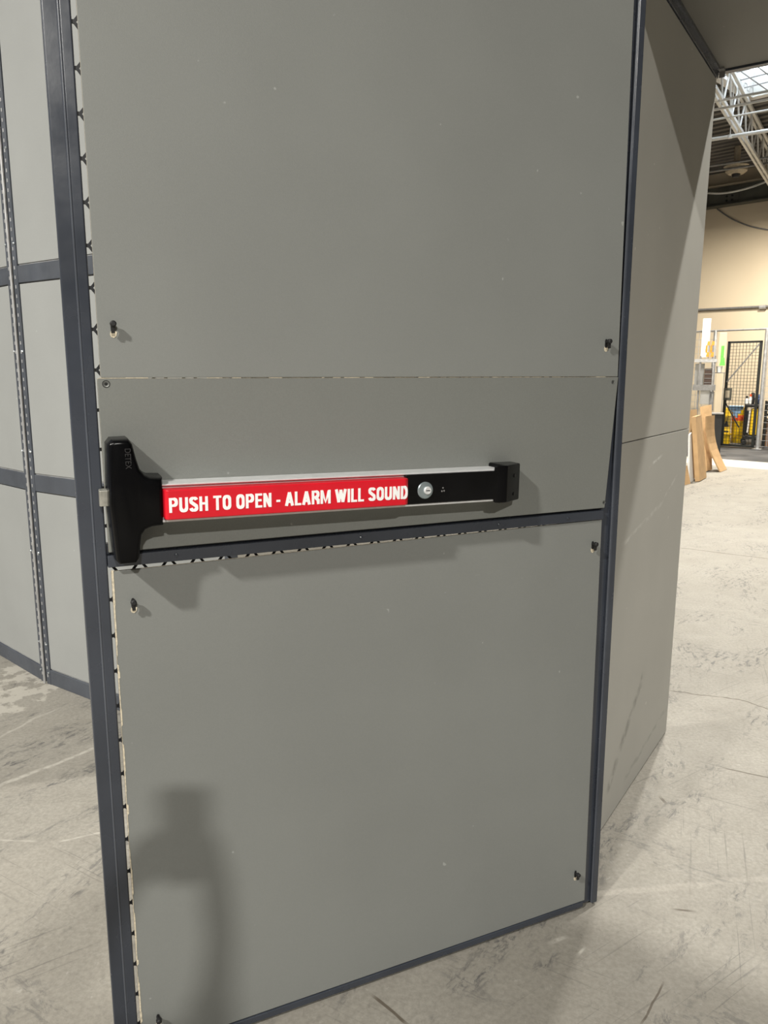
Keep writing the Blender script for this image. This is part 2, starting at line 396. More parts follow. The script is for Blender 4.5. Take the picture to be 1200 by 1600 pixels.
# corrugated roof deck (ridges run along e) with an opening for the skylight
SK_E0, SK_E1, SK_M0, SK_M1 = -4.42, -2.40, 9.60, 11.47
def deck():
    b = MB(); pitch = 0.20
    def strip(e0, e1, m0, m1):
        n = max(1, round((m1 - m0) / pitch)); p = (m1 - m0) / n; pr = []
        for i in range(n):
            y = m0 + i * p
            pr += [(y, 0.0), (y + p * 0.45, 0.0), (y + p * 0.55, 0.07), (y + p * 0.9, 0.07)]
        pr.append((m1, 0.0))
        v = [(e, y, ROOF + h) for e in (e0, e1) for y, h in pr]; k = len(pr)
        b._add(v, [(i, i + 1, k + i + 1, k + i) for i in range(k - 1)])
    strip(E0, E1, M0, SK_M0); strip(E0, E1, SK_M1, M1)
    strip(E0, SK_E0, SK_M0, SK_M1); strip(SK_E1, E1, SK_M0, SK_M1)
    o = b.build('ceiling', M['deck']); o.rotation_euler = (0, 0, R(-45)); tag(o, kind='structure')
    md = o.modifiers.new('thick', 'SOLIDIFY'); md.thickness = 0.02; md.offset = 1
deck()

# skylight: curb, wire grille, acrylic pane
sky_root = empty('skylight', room((SK_E0 + SK_E1) / 2, (SK_M0 + SK_M1) / 2, ROOF), R(-45),
                 'bright skylight with a wire grille in the dark metal roof', 'skylight')
he, hm = (SK_E1 - SK_E0) / 2, (SK_M1 - SK_M0) / 2
b = MB()
for x0, x1, y0, y1 in ((-he - .12, -he, -hm - .12, hm + .12), (he, he + .12, -hm - .12, hm + .12), (-he, he, -hm - .12, -hm), (-he, he, hm, hm + .12)):
    b.box(x0, x1, y0, y1, -0.03, 0.30)
b.build('curb', M['white_steel'], sky_root)
b = MB()
for i in range(1, 10): b.tube((-he + 2 * he * i / 10, -hm, 0), (-he + 2 * he * i / 10, hm, 0), 0.007, n=6)
for i in range(1, 6): b.tube((-he, -hm + 2 * hm * i / 6, 0.012), (he, -hm + 2 * hm * i / 6, 0.012), 0.007, n=6)
b.build('grille', M['galv_dark'], sky_root)
MB().box(-he, he, -hm, hm, 0.27, 0.28).build('pane', M['acrylic'], sky_root)

def roof_pt(x, y, z):                   # roof-level point under a pixel
    f = 1202.0; p = R(PITCH); r = x - 600; d = y - 800
    k = (z - CAM_H) / -(f * math.sin(p) + d * math.cos(p))
    return Vector((r * k, (f * math.cos(p) - d * math.sin(p)) * k, z))
# open-web roof joists running beside the panel wall
JD = Vector((0.540, 0.842, 0))
def joist(off, label, white=True):
    o = roof_pt(1130, 165, 4.42) + Vector((0.707, -0.707, 0)) * off
    root = empty('roof_joist', (o.x, o.y, 0), math.atan2(JD.y, JD.x), label, 'roof joist', 'open web roof joists')
    L0, L1, zb, zt = -5.0, (21.55 - o.x - o.y) / (JD.x + JD.y), 4.42, 4.88
    mt = M['white_steel']
    MB().box(L0, L1, -0.045, -0.012, zb - .02, zb + .02).box(L0, L1, 0.012, 0.045, zb - .02, zb + .02).build('bottom_chord', mt, root)
    MB().box(L0, L1, -0.05, -0.012, zt - .02, zt + .02).box(L0, L1, 0.012, 0.05, zt - .02, zt + .02).build('top_chord', mt, root)
    wb = MB(); x = L0; pitch = 0.62
    while x < L1 - pitch:
        wb.tube((x, 0, zb), (x + pitch / 2, 0, zt), 0.013, n=8).tube((x + pitch / 2, 0, zt), (x + pitch, 0, zb), 0.013, n=8)
        x += pitch
    wb.build('web', mt, root)
joist(0.0, 'white open web roof joist beside the top corner of the grey wall panel')
joist(1.75, 'second white roof joist, further right under the dark deck')
joist(-1.75, 'roof joist left of the others above the grey panel wall')

def pipe_thing(name, p0, p1, r, mat, label, cat, clamps=()):
    root = empty(name, p0, 0, label, cat)
    d = Vector(p1) - Vector(p0)
    MB().tube((0, 0, 0), d, r, n=16).build('pipe_run', mat, root, smooth=True)
    for t in clamps:
        c = d * t
        MB().tube(c + Vector((0, 0, r + .002)), c + Vector((0, 0, ROOF - p0[2] - 0.01)), 0.006, n=6).lathe([(r + .012, -.02), (r + .012, .02)], c, 12, 'z').build('hanger', M['white_steel'], root)
    return root
def ext(a, b_, t0, t1): return a + (b_ - a) * t0, a + (b_ - a) * t1
a, c = roof_pt(1128, 163, 4.36), roof_pt(1200, 149, 4.36); p0, p1 = ext(a, c, -2.0, 4.0)
root = empty('roof_strut', p0, 0, 'pair of white steel angles crossing under the roof joists', 'steel strut')
d = p1 - p0
for k in (-0.045, 0.045):
    MB().bar(Vector((0, 0, k)) , d + Vector((0, 0, k)), 0.022, 0.024).build('angle_bar', M['white_steel'], root)
a, c = roof_pt(1115, 217.5, 4.25), roof_pt(1200, 204, 4.25); p0, p1 = ext(a, c, -2.0, 4.0)
pipe_thing('sprinkler_pipe', p0, p1, 0.023, M['white_steel'], 'thick white sprinkler pipe hung below the roof joists', 'pipe', (0.385, 0.6))
a, c = roof_pt(1118, 187, 4.40), roof_pt(1200, 172, 4.40); p0, p1 = ext(a, c, -2.0, 4.0)
pipe_thing('conduit', p0, p1, 0.012, M['white_steel'], 'thin pale conduit above the sprinkler pipe', 'pipe')
a, c = roof_pt(1112, 259, 4.45), roof_pt(1200, 246, 4.45); p0, p1 = ext(a, c, -2.0, 3.0)
pipe_thing('conduit', p0, p1, 0.016, M['galv_dark'], 'dull grey conduit between the sprinkler pipe and the far beam', 'pipe')
a, c = roof_pt(1112, 268, 4.50), roof_pt(1200, 255, 4.50); p0, p1 = ext(a, c, -2.0, 3.0)
pipe_thing('purlin', p0, p1, 0.018, M['galv_dark'], 'thin dark purlin next to the dull grey conduit', 'purlin')

# deep beam along the far wall, its bolted joint, cable
bm_root = empty('steel_beam', room(-6.3, M1 - 0.16, 0), R(-45), 'dark green grey steel beam along the top of the cream wall', 'steel beam')
zb0, zb1 = 4.33, 4.66
MB().box(-7, 10, -0.01, 0.01, zb0, zb1).box(-7, 10, -0.10, 0.10, zb0 - .018, zb0).build('web_and_lower_flange', M['beam'], bm_root)
MB().box(-7, 10, -0.10, 0.10, zb1, zb1 + .02).build('upper_flange', M['beige_paint'], bm_root)  # beige stands in for light falling on the beam top
jp = Vector(at(1147, 310, 15.2)); je = (jp.x - jp.y) / S2 + 6.3
MB().box(je - .17, je + .17, -0.022, -0.011, zb0 + .02, zb1 - .02).build('splice_plate', M['beam'], bm_root)
for i in range(3):
    for s_ in (-.05, .05):
        MB().lathe([(0.019, 0), (0.019, -0.02)], (je + s_, -.022, zb0 + .07 + i * 0.075), 8, 'y').build('bolt', M['black_matt'], bm_root)
def cable(name, pts, r, mat, label):
    cu = bpy.data.curves.new(name, 'CURVE'); cu.dimensions = '3D'; cu.bevel_depth = r; cu.bevel_resolution = 2
    sp = cu.splines.new('NURBS'); sp.points.add(len(pts) - 1); sp.use_endpoint_u = True; sp.order_u = 3
    for q, p_ in zip(sp.points, pts): q.co = (*p_, 1)
    o = bpy.data.objects.new(name, cu); COL.objects.link(o)
    dg = bpy.context.evaluated_depsgraph_get(); me = bpy.data.meshes.new_from_object(o.evaluated_get(dg))
    COL.objects.unlink(o); bpy.data.objects.remove(o)
    o = bpy.data.objects.new(name, me); COL.objects.link(o); me.materials.clear(); me.materials.append(mat)
    return tag(o, label, 'cable')
def onwall(x, y, off=0.02):             # a point on the far wall under a pixel
    q = at(x, y, 10.0); k = (S2 * (M1 - off)) / (q.x + q.y); q = Vector((q.x * k, q.y * k, CAM_H + (q.z - CAM_H) * k)); return q
cable('hanging_cable', [onwall(*q) for q in ((1120, 326), (1135, 338), (1160, 350), (1185, 357), (1215, 361), (1250, 356))], 0.012, M['galv_dark'], 'brown cable sagging below the beam on the cream wall')
cable('looped_cable', [onwall(x, y, 0.3) for x, y in ((1090, 300), (1115, 303), (1140, 301), (1170, 294), (1200, 283), (1230, 268))], 0.02, M['white_steel'], 'white cable looping in front of the dark beam')
# ceiling fan-like round fitting near the roof
q = at(1150, 272, 13.6)
fx = empty('exhaust_vent', (q.x, q.y, q.z), 0, 'round tan exhaust vent in the roof near the far beam', 'vent')
MB().lathe([(0.12, 0), (0.17, 0.04), (0.17, 0.10), (0.20, 0.12)], (0, 0, 0), 28).build('housing', M['beige_paint'], fx, smooth=True)
MB().lathe([(0.05, 0.1), (0.07, 0.04), (0.05, 0.0)], (0, 0, -0.05), 18).build('hub', M['black_matt'], fx, smooth=True)
MB().tube((0, 0, 0.12), (0, 0, ROOF - q.z - 0.01), 0.05, n=12).build('stem', M['beige_paint'], fx)
# wall conduit with couplings
root = empty('wall_conduit', onwall(1040, 487, 0.05), 0, 'grey conduit running along the cream wall above the cage', 'pipe')
o0 = root.location.copy(); o1 = onwall(1230, 477, 0.05)
MB().tube((0, 0, 0), o1 - o0, 0.022, n=10).build('pipe_run', M['galv_dark'], root)
MB().tube(onwall(1187, 480, .05) - o0, onwall(1197, 479.5, .05) - o0, 0.04, n=10).build('coupling', M['galv'], root)

# ================================================================== GREY PARTITION PANELS
FOLD = Vector((-1.388, 2.982, 0))
def panel(name, loc, rz, L, H, front, label, seams, board, flip_strip):
    root = empty(name, loc, R(rz), label, 'partition panel', 'hinged grey partition panels')
    f = front
    def yb(a, c): return (min(f * a, f * c), max(f * a, f * c))
    for (z0, z1, nm) in seams:
        MB().box(0.022, L, *yb(-0.03, 0.0), z0, z1).build(nm, M['navy_matt'], root, 0.0015, 1)
    zs = [s_[1] for s_ in seams]; zt = [s_[0] for s_ in seams[1:]] + [H]
    for z0, z1 in zip(zs, zt):
        gap = 0.004 if z1 < H - .1 else 0
        MB().box(0.040, L - 0.03, *yb(-0.014, -0.003), z0 + 0.005, z1 - gap).build('board', board, root, 0.001, 1)
        MB().box(0.040, L - 0.03, *yb(-0.016, -0.007), z0 - 0.0, z0 + 0.0048).build('ledge', M['galv'], root)
    MB().box(L - 0.03, L, *yb(-0.03, 0.0), 0, H).build('stile', M['navy_matt'], root, 0.0015, 1)
    # perforated steel strip by the fold
    b = MB().box(0.012, 0.038, *yb(-0.03, 0.001), 0.0, H)
    z = 0.03; b.cur = 1
    while z < H - .02:
        b.box(0.019, 0.025, *yb(0.001, 0.0018), z, z + 0.012); z += 0.034
    b.build('perforated_strip', [M['navy_matt'], M['galv']], root)
    for z in (0.05, 0.17, 0.55, 0.95, 1.33, 1.72, 2.05):
        MB().lathe([(0.0045, 0), (0.0045, 0.003), (0.002, 0.005)] if f > 0 else [(0.0045, 0), (0.0045, -0.003), (0.002, -0.005)], (0.031, f * 0.001, z), 10, 'y').build('rivet', M['zinc'], root)
    return root
rails = [(0.0, 0.062, 'bottom_rail'), (0.797, 0.862, 'middle_rail'), (1.579, 1.641, 'upper_rail')]
pr = panel('partition_panel', FOLD, -34.5, 1.10, 3.05, -1, 'pale grey framed partition panel between the folding strip and the open door', rails, M['board_left'], 0)
pl = panel('partition_panel', FOLD, 137.7, 1.25, 3.05, 1, 'pale grey framed partition panel at the far left edge, left of the folding strip', rails, M['board_left'], 0)
# hinge barrel in the fold belongs to the right panel
MB().tube((0.0, -0.004, 0.0), (0.0, -0.004, 3.05), 0.0048, n=10).build('hinge_barrel', M['galv'], pr, smooth=True)

# side wall panel (face towards the right) and the overhead panel
W0 = Vector((0.599, 1.9375, 0))
wall_p = empty('wall_panel', W0, R(56.5), 'tall grey wall panel receding behind the door hinge side, with one horizontal seam', 'partition panel')
MB().prism([(-0.27, 0.004), (0.722, 0.004), (0.748, 1.068), (-0.27, 1.076)], 0.0, 0.012).build('lower_board', M['board_wall'], wall_p, 0.001, 1)
MB().prism([(-0.27, 1.0785), (0.748, 1.0705), (0.790, 2.150), (-0.27, 2.150)], 0.0, 0.012).build('upper_board', M['board_wall'], wall_p, 0.001, 1)
fr = MB().box(-0.27, -0.235, 0.0125, 0.045, 0, 2.15).box(-0.27, 0.70, 0.0125, 0.045, 1.05, 1.09).box(-0.27, 0.70, 0.0125, 0.045, 0.0, 0.04)
fr.prism([(0.690, 0.0), (0.716, 0.0), (0.784, 2.15), (0.758, 2.15)], 0.0125, 0.045)
fr.build('rear_frame', M['navy'], wall_p)
MB().box(-0.305, -0.272, -0.005, 0.045, 0, 2.172).build('hinge_post', M['navy'], wall_p, 0.002, 2)
MB().box(-0.27, 0.795, -0.004, 0.045, 2.152, 2.172).build('top_rail', M['navy'], wall_p, 0.001, 1)
over = empty('overhead_panel', W0 + Vector((0, 0, 2.173)), R(56.5), 'grey overhead panel spanning from the top of the wall panel to the right', 'overhead panel')
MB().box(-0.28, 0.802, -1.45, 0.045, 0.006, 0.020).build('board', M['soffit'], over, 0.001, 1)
MB().box(0.804, 0.830, -1.47, 0.045, 0.0, 0.035).build('edge_rail', M['navy'], over, 0.001, 1)
MB().box(-0.306, -0.282, -1.47, 0.045, 0.0, 0.035).build('edge_rail', M['navy'], over, 0.001, 1)
MB().box(-0.28, 0.802, -1.47, -1.452, 0.0, 0.035).build('edge_rail', M['navy'], over, 0.001, 1)
MB().box(0.778, 0.802, -0.022, -0.005, -0.0, 0.0055).box(0.799, 0.802, -0.022, -0.005, -0.018, 0.0).build('corner_bracket', M['galv_dark'], over)
MB().box(-0.26, 0.765, -0.012, -0.004, -0.004, 0.0055).build('angle_strip', M['navy'], over)

# ================================================================== THE DOOR
HINGE = Vector((0.502, 1.6425, 0))
door = empty('steel_framed_door', HINGE, R(204.6), 'grey boarded steel framed door standing ajar, with a red alarmed push bar', 'door', kind='thing')
DT = 2.13
# local axes: x towards the free edge, y towards the viewer, z up
MB().box(1.0435, 1.0605, -0.026, 0.002, 0.006, DT).build('stile', M['navy'], door, 0.0028, 3)
MB().box(1.0612, 1.083, -0.020, -0.001, 0.006, DT).build('edge_flange', M['navy'], door, 0.0022, 3)
MB().tube((1.0609, 0.0004, 0.008), (1.0609, 0.0004, DT - .002), 0.0021, n=10).build('highlight_ridge', M['navy_highlight'], door, smooth=True)  # thin ridge added along the stile edge to catch a highlight
MB().tube((0.0087, -0.0012, 0.008), (0.0087, -0.0012, DT - .002), 0.0017, n=10).build('highlight_ridge', M['navy_highlight'], door, smooth=True)  # same added highlight line on the hinge side
MB().box(-0.0075, 0.0085, -0.026, 0.002, 0.006, DT).build('stile', M['navy'], door, 0.0025, 3)
MB().box(0.0088, 0.034, -0.024, -0.0075, 0.006, DT).build('inner_flange', M['navy'], door, 0.0015, 2)
MB().box(0.0345, 1.043, -0.022, 0.0015, 0.006, 0.0195).build('bottom_rail', M['navy'], door, 0.0015, 2)
MB().box(0.0345, 1.043, -0.022, 0.0035, 0.9405, 0.9600).box(0.0345, 1.043, -0.022, -0.0082, 0.9600, 0.9780).build('middle_rail', M['navy'], door, 0.0012, 2)  # taller back leg added to block light, keeps the gap above dark
MB().box(0.0345, 1.043, -0.022, 0.0015, DT - 0.02, DT).build('top_rail', M['navy'], door, 0.0015, 2)
for s_ in (0.9345, 0.60, 0.30, 0.13):
    MB().lathe([(0.0035, 0), (0.0035, 0.0012), (0.0018, 0.002)], (s_, 0.0035, 0.9505), 12, 'y').build('rivet', M['navy'], door)
# expanded metal infill behind the boards
b = MB(); cw, ch = 0.0475, 0.031
nx = int(1.005 / cw) + 1
for i in range(-1, 23):
    for j in range(68):
        xa = 0.0420 + i * cw + (cw / 2 if j % 2 else 0); za = 0.0145 + j * ch
        for sgn in (-1, 1):
            x0, z0, x1, z1 = xa, za, xa + sgn * cw / 2, za + ch
            if min(x0, x1) < 0.034 or max(x0, x1) > 1.0445 or z1 > DT - .02: continue
            b.bar((x0, -0.0135, z0), (x1, -0.0135, z1), 0.0042, 0.0022, up=(0, 1, 0))
for j in range(0, 68, 2): b.box(1.0370, 1.0436, -0.0147, -0.0123, 0.0118 + j * ch, 0.0172 + j * ch)
b.build('mesh_infill', M['mesh_paint'], door)
# boards with raw edges
def edge_board(name, pts, y0, y1, mat, raw=True, edges=(0, 1, 2, 3)):
    o = MB().prism(pts, y0, y1).build(name, [mat, M['raw']], door, 0.0008, 1)
    if raw:
        for p_ in o.data.polygons:
            if abs(p_.normal.y) < 0.5: p_.material_index = 1
    return o
edge_board('upper_board', [(0.0125, 1.2426), (1.0355, 1.2426), (1.0355, 2.108), (0.0235, 2.108)], -0.0075, -0.0005, M['board'])
edge_board('middle_board', [(0.0315, 0.9650), (1.0402, 0.9650), (1.0406, 1.2418), (0.0128, 1.2418)], -0.0072, 0.0015, M['board_mid'])
edge_board('lower_board', [(0.0290, 0.0200), (1.0382, 0.0215), (1.0385, 0.9325), (0.0350, 0.9390)], -0.0075, -0.0008, M['board'])
# ragged raw chips along the lower board's free edge
rr = random.Random(3); z = 0.03; left, right = [], []
while z < 0.93:
    x_ = 1.0383; ln = rr.uniform(0.006, 0.035); wd = rr.choice((0.0003, 0.0010, 0.0016, 0.0024, 0.0032))
    left += [(x_ + 0.0002, z), (x_ + 0.0002, z + ln)]; right += [(x_ - wd, z), (x_ - wd, z + ln)]
    z += ln + rr.uniform(0.001, 0.003)
MB().prism(left + right[::-1], -0.001, -0.0003).build('chipped_edge', M['raw'], door)
x_ = 0.03; lo_, hi_ = [], []
while x_ < 1.035:
    ln = rr.uniform(0.003, 0.025); ht = rr.choice((0.00015, 0.0002, 0.0003, 0.0009)) if x_ < .95 else rr.choice((0.0008, 0.0014))
    lo_ += [(x_, 1.2416), (min(x_ + ln, 1.039), 1.2416)]; hi_ += [(x_, 1.2416 + ht), (min(x_ + ln, 1.039), 1.2416 + ht)]
    x_ += ln + 0.0008
MB().prism(lo_ + hi_[::-1], 0.0013, 0.0018).build('chalky_seam', M['raw'], door)
# bolts through slotted holes
def slot_bolt(s_, z, tilt):
    e = MB().tube((0, -0.003, 0), (0.0, 0.014, 0.001), 0.0024, n=10).lathe([(0.0028, 0.006), (0.0048, 0.008), (0.0048, 0.014), (0.003, 0.0155)], (0, 0, 0.0015), 12, 'y')
    e.bar((0, 0.0095, 0.0), (0.0005, 0.007, -0.0125), 0.0052, 0.004, up=(0, 1, 0))
    o = e.build('bolt', M['black_matt'], door); o.location = (s_, 0, z); o.rotation_euler = (0, tilt, 0)
    pts = [(-0.0046, -0.008), (-0.0058, -0.013), (-0.004, -0.0178), (0, -0.0192), (0.004, -0.0178), (0.0048, -0.013), (0.0044, -0.005), (0.005, 0.002), (0.003, 0.0072), (-0.001, 0.0085), (-0.0045, 0.005)]
    low = [(-0.0034, -0.009), (-0.0060, -0.0105), (-0.0048, -0.0165), (-0.0012, -0.0195), (0.0030, -0.0182), (0.0046, -0.0140), (0.0030, -0.009)]
    c_ = MB().prism(low, -0.0002, 0.0003).build('chipped_hole', M['raw'], door); c_.location = (s_, -0.0002, z)
    k_ = MB().prism([(x * 0.62, z_ * 0.66 + 0.0010) for x, z_ in pts], 0.0003, 0.0006).build('slot', M['black_matt'], door); k_.location = (s_, -0.0002, z)
for s_, z, t in ((1.0134, 1.323, 0.0), (0.0485, 1.3125, 0.25), (0.0576, 0.8875, 0.15), (1.0077, 0.8785, 0.05), (0.0607, 0.1015, 0.2), (1.0076, 0.0880, 0.0)):
    slot_bolt(s_, z, t)
def screw(s_, z, r):
    o = MB().lathe([(r, 0), (r, 0.0008), (r * 0.55, 0.0002)], (0, 0, 0), 20, 'y').build('screw', M['screw'], door); o.location = (s_, 0.0015, z)
    k = MB().box(-r * .5, r * .5, 0.0003, 0.0011, -r * .11, r * .11).box(-r * .11, r * .11, 0.0003, 0.0011, -r * .5, r * .5).build('recess', M['black_matt'], o); k.rotation_euler = (0, 0.5, 0)
    k = MB().lathe([(r * 1.25, 0), (r * 1.25, 0.0002)], (0, 0, 0), 20, 'y').build('countersink', M['black_matt'], o)
screw(1.0282, 1.2332, 0.0048); screw(0.0266, 1.2314, 0.0032); screw(0.034, 0.977, 0.0030)
# hinges on the right stile
for z in (0.27, 1.085, 1.87):
    MB().tube((-0.0125, -0.024, z - .045), (-0.0125, -0.024, z + .045), 0.0062, n=14).box(-0.0125, 0.012, -0.029, -0.0262, z - .04, z + .04).build('hinge', M['navy'], door)

# ---- the push bar
dev = empty('push_bar', (0, 0, 0)); dev.parent = door
TILT = Matrix.Translation((0.65, 0, 1.045)) @ Matrix.Rotation(-0.0135, 4, 'Y') @ Matrix.Translation((-0.65, 0, -1.045))
dev.matrix_local = TILT; UNTILT = TILT.inverted()
dev['label'] = 'black and red exit alarm push bar'
OUT = [(1.0325, 1.142), (1.028, 1.1475), (1.0075, 1.148), (1.0035, 1.142), (0.9990, 1.120), (0.9945, 1.103), (0.987, 1.0925), (0.978, 1.0875), (0.9615, 1.0865),
       (0.9635, 1.0165), (0.979, 1.0155), (0.990, 1.0115), (0.9970, 1.002), (1.0, 0.985), (1.0022, 0.966), (1.006, 0.9595), (1.0280, 0.9595), (1.0320, 0.9645), (1.0365, 1.05)]
def offset_poly(P, d):
    n = len(P); Q = []
    ar = sum(P[i][0] * P[(i + 1) % n][1] - P[(i + 1) % n][0] * P[i][1] for i in range(n)); sg = 1 if ar > 0 else -1
    for i in range(n):
        a_, b_, c_ = Vector(P[i - 1]), Vector(P[i]), Vector(P[(i + 1) % n])
        u, v = (b_ - a_).normalized(), (c_ - b_).normalized(); t = (u + v).normalized()
        nn = Vector((t.y, -t.x)) * sg; k = d / max(0.5, nn.dot(Vector((u.y, -u.x)) * sg))
        Q.append((b_.x + nn.x * k, b_.y + nn.y * k))
    return Q
def head():
    b = MB(); n = len(OUT); layers = []
    for d, y in ((0.0040, 0.0018), (0.0036, 0.040), (0.0026, 0.0555), (0.0008, 0.0605), (-0.0012, 0.0622), (-0.0040, 0.0628)):
        P = offset_poly(OUT, d)
        layers.append([(p[0], y, p[1]) for p in P])
    v = [q for L in layers for q in L]; fs = []
    for k in range(len(layers) - 1):
        for i in range(n): fs.append((k * n + i, k * n + (i + 1) % n, (k + 1) * n + (i + 1) % n, (k + 1) * n + i))
    fs.append(tuple(range((len(layers) - 1) * n, len(layers) * n))); fs.append(tuple(range(n - 1, -1, -1)))
    b._add(v, fs); return b
hd = head().build('head_cover', M['black'], dev, smooth=False, xf=UNTILT)
for p_ in hd.data.polygons: p_.use_smooth = True
hd.data.set_sharp_from_angle(angle=R(32))
BX = ((-1, 0, 0), (0, 0, 1), (0, 1, 0))            # reads left to right for the viewer
tx = text_part('embossed_lettering', 'DETEX', M['emboss'], 1, 0.0310, hd, (1.0130, 0.0628, 1.1370), ((0, 0, -1), (-1, 0, 0), (0, 1, 0)), 0.0, 0.0008, 0.0085)
tx.data.transform(UNTILT)
# latch bolt
MB().prism([(1.0335, 0.006), (1.0500, 0.010), (1.0520, 0.030), (1.0500, 0.034), (1.0335, 0.034)], 1.046, 1.071, 'z').build('latch_bolt', M['steel'], dev, 0.001, 2, xf=UNTILT)
# channel
def sign_lettering():
    """PUSH TO OPEN - ALARM WILL SOUND in bold condensed capitals, drawn as strokes"""
    t = 0.172; h = t / 2; th = 0.155; g = th / 2
    def arc(cx, cy, rx, ry, a0, a1, n=9):
        return [(cx + rx * math.cos(R(a0 + (a1 - a0) * i / n)), cy + ry * math.sin(R(a0 + (a1 - a0) * i / n))) for i in range(n + 1)]
    w = 0.53; c = w / 2; rx = c - h
    ring = arc(c, 1 - g - 0.26, rx, 0.26, 0, 180) + arc(c, g + 0.26, rx, 0.26, 180, 360)
    G = {
     'P': (w, [([(h, 0), (h, 1)], 0), ([(h, 1 - g), (w - h - .16, 1 - g)] + arc(w - h - .16, .70, .16, .30 - g, 90, -90) + [(h, .40 + g)], 0)]),
     'U': (w, [([(h, 1)] + arc(c, g + .24, rx, .24, 180, 360) + [(w - h, 1)], 0)]),
     'S': (w, [(arc(c, .745, rx, .255 - g, 15, 180, 9) + [(h + .03, .64), (c, .51), (w - h - .03, .38)] + arc(c, .27, rx, .27 - g, 0, -170, 9), 0)]),
     'H': (w, [([(h, 0), (h, 1)], 0), ([(w - h, 0), (w - h, 1)], 0), ([(h, .52), (w - h, .52)], 0)]),
     'T': (w - .02, [([(w / 2 - .01, 0), (w / 2 - .01, .95)], 0), ([(0, 1 - g), (w - .02, 1 - g)], 0)]),
     'O': (w, [(ring, 1)]),
     'E': (w - .08, [([(h, 0), (h, 1)], 0), ([(h, 1 - g), (w - .08, 1 - g)], 0), ([(h, .52), (w - .12, .52)], 0), ([(h, g), (w - .08, g)], 0)]),
     'N': (w, [([(h, 0), (h, 1)], 0), ([(w - h, 0), (w - h, 1)], 0), ([(h, .95), (w - h, .05)], 0)]),
     '-': (.26, [([(0, .40), (.26, .40)], 0)]),
     'A': (w + .04, [([(h * .9, 0), (w / 2 + .02, .97)], 0), ([(w + .04 - h * .9, 0), (w / 2 + .02, .97)], 0), ([(.16, .28), (w - .12, .28)], 0)]),
     'L': (w - .10, [([(h, 0), (h, 1)], 0), ([(h, g), (w - .10, g)], 0)]),
     'R': (w, [([(h, 0), (h, 1)], 0), ([(h, 1 - g), (w - h - .16, 1 - g)] + arc(w - h - .16, .72, .16, .28 - g, 90, -90) + [(h, .44 + g)], 0), ([(c, .48), (w - h, .30), (w - h + .01, 0)], 0)]),
     'M': (w + .18, [([(h, 0), (h, 1)], 0), ([(w + .18 - h, 0), (w + .18 - h, 1)], 0), ([(h + .02, .93), ((w + .18) / 2, .12), (w + .16 - h, .93)], 0)]),
     'W': (w + .28, [([(h * .9, 1), (h + .17, .04)], 0), ([((w + .28) / 2, .96), (h + .17, .04)], 0), ([((w + .28) / 2, .96), (w + .11 - h, .04)], 0), ([(w + .28 - h * .9, 1), (w + .11 - h, .04)], 0)]),
     'I': (t, [([(h, 0), (h, 1)], 0)]),
     'D': (w, [([(h, 0), (h, 1)], 0), ([(h, 1 - g), (c - .02, 1 - g)] + arc(c - .02, .5, w / 2 - h + .02, .5 - g, 90, -90, 12) + [(h, g)], 0)]),
    }
    def ribbon(pts, closed, mbld, fx_):
        n = len(pts); Lf, Rt = [], []
        for i in range(n):
            p = Vector(pts[i]); a_ = Vector(pts[i - 1]) if (i or closed) else None; b_ = Vector(pts[(i + 1) % n]) if (i < n - 1 or closed) else None
            u = (p - a_) if a_ is not None and (p - a_).length > 1e-6 else (b_ - p); v = (b_ - p) if b_ is not None and (b_ - p).length > 1e-6 else (p - a_)
            u, v = u.normalized(), v.normalized(); m_ = (u + v).normalized(); nn = Vector((-m_.y, m_.x))
            wd = (h * abs(nn.x) + g * abs(nn.y)) / max(.75, nn.dot(Vector((-u.y, u.x))))
            Lf.append(p + nn * wd); Rt.append(p - nn * wd)
        F = lambda q, y: fx_(q, y)
        v = []
        for l, r in zip(Lf, Rt): v += [F(l, 0), F(r, 0), F(l, 1), F(r, 1)]
        fs = []
        for i in range(n if closed else n - 1):
            k, k2 = 4 * i, 4 * ((i + 1) % n)
            fs += [(k + 2, k + 3, k2 + 3, k2 + 2), (k, k2, k2 + 1, k + 1), (k, k + 2, k2 + 2, k2), (k + 1, k2 + 1, k2 + 3, k + 3)]
        if not closed: fs += [(0, 1, 3, 2), (4 * n - 4, 4 * n - 2, 4 * n - 1, 4 * n - 3)]
        mbld._add(v, fs)
    msg = 'PUSH TO OPEN - ALARM WILL SOUND'; gap_, sp_ = 0.085, 0.25
    x = 0; items = []
    for ch in msg:
        if ch == ' ': x += sp_ - (0.12 if items and False else 0); continue
        items.append((ch, x)); x += G[ch][0] + gap_
    tot = x - gap_; X0, WID, Z0, HT = 0.9540, 0.4125, 1.0322, 0.0232
    b = MB(); k = WID / tot; cnt = [0.0]
    for ch, x in items:
        for pts, cl in G[ch][1]:
            ribbon(pts, cl, b, lambda q, y, x=x: (X0 - (x + q.x) * k, 0.0772 + (0.0007 + cnt[0]) * y, Z0 + q.y * HT)); cnt[0] = (cnt[0] + 0.00006) % 0.0005
    o = b.build('lettering', M['white'], pad)
    return o
ch_ = MB().box(0.325, 0.9625, 0.0018, 0.050, 1.0140, 1.0745)
ch_.box(0.325, 0.9625, 0.050, 0.057, 1.0140, 1.0180).box(0.325, 0.9625, 0.050, 0.057, 1.0720, 1.0745)
ch_.build('channel', M['alu'], dev, 0.0006, 1)
pad = MB().prism([(0.9600, 0.0505), (0.9600, 0.0735), (0.9560, 0.0775), (0.5445, 0.0775), (0.5380, 0.0720), (0.5370, 0.0505)], 1.0205, 1.0680, 'z').build('push_pad', M['red'], dev, 0.0024, 3)
sign_lettering()
MB().box(0.3290, 0.5365, 0.0505, 0.0615, 1.0188, 1.0722).build('cover_plate', M['black_gloss'], dev, 0.0012, 2)
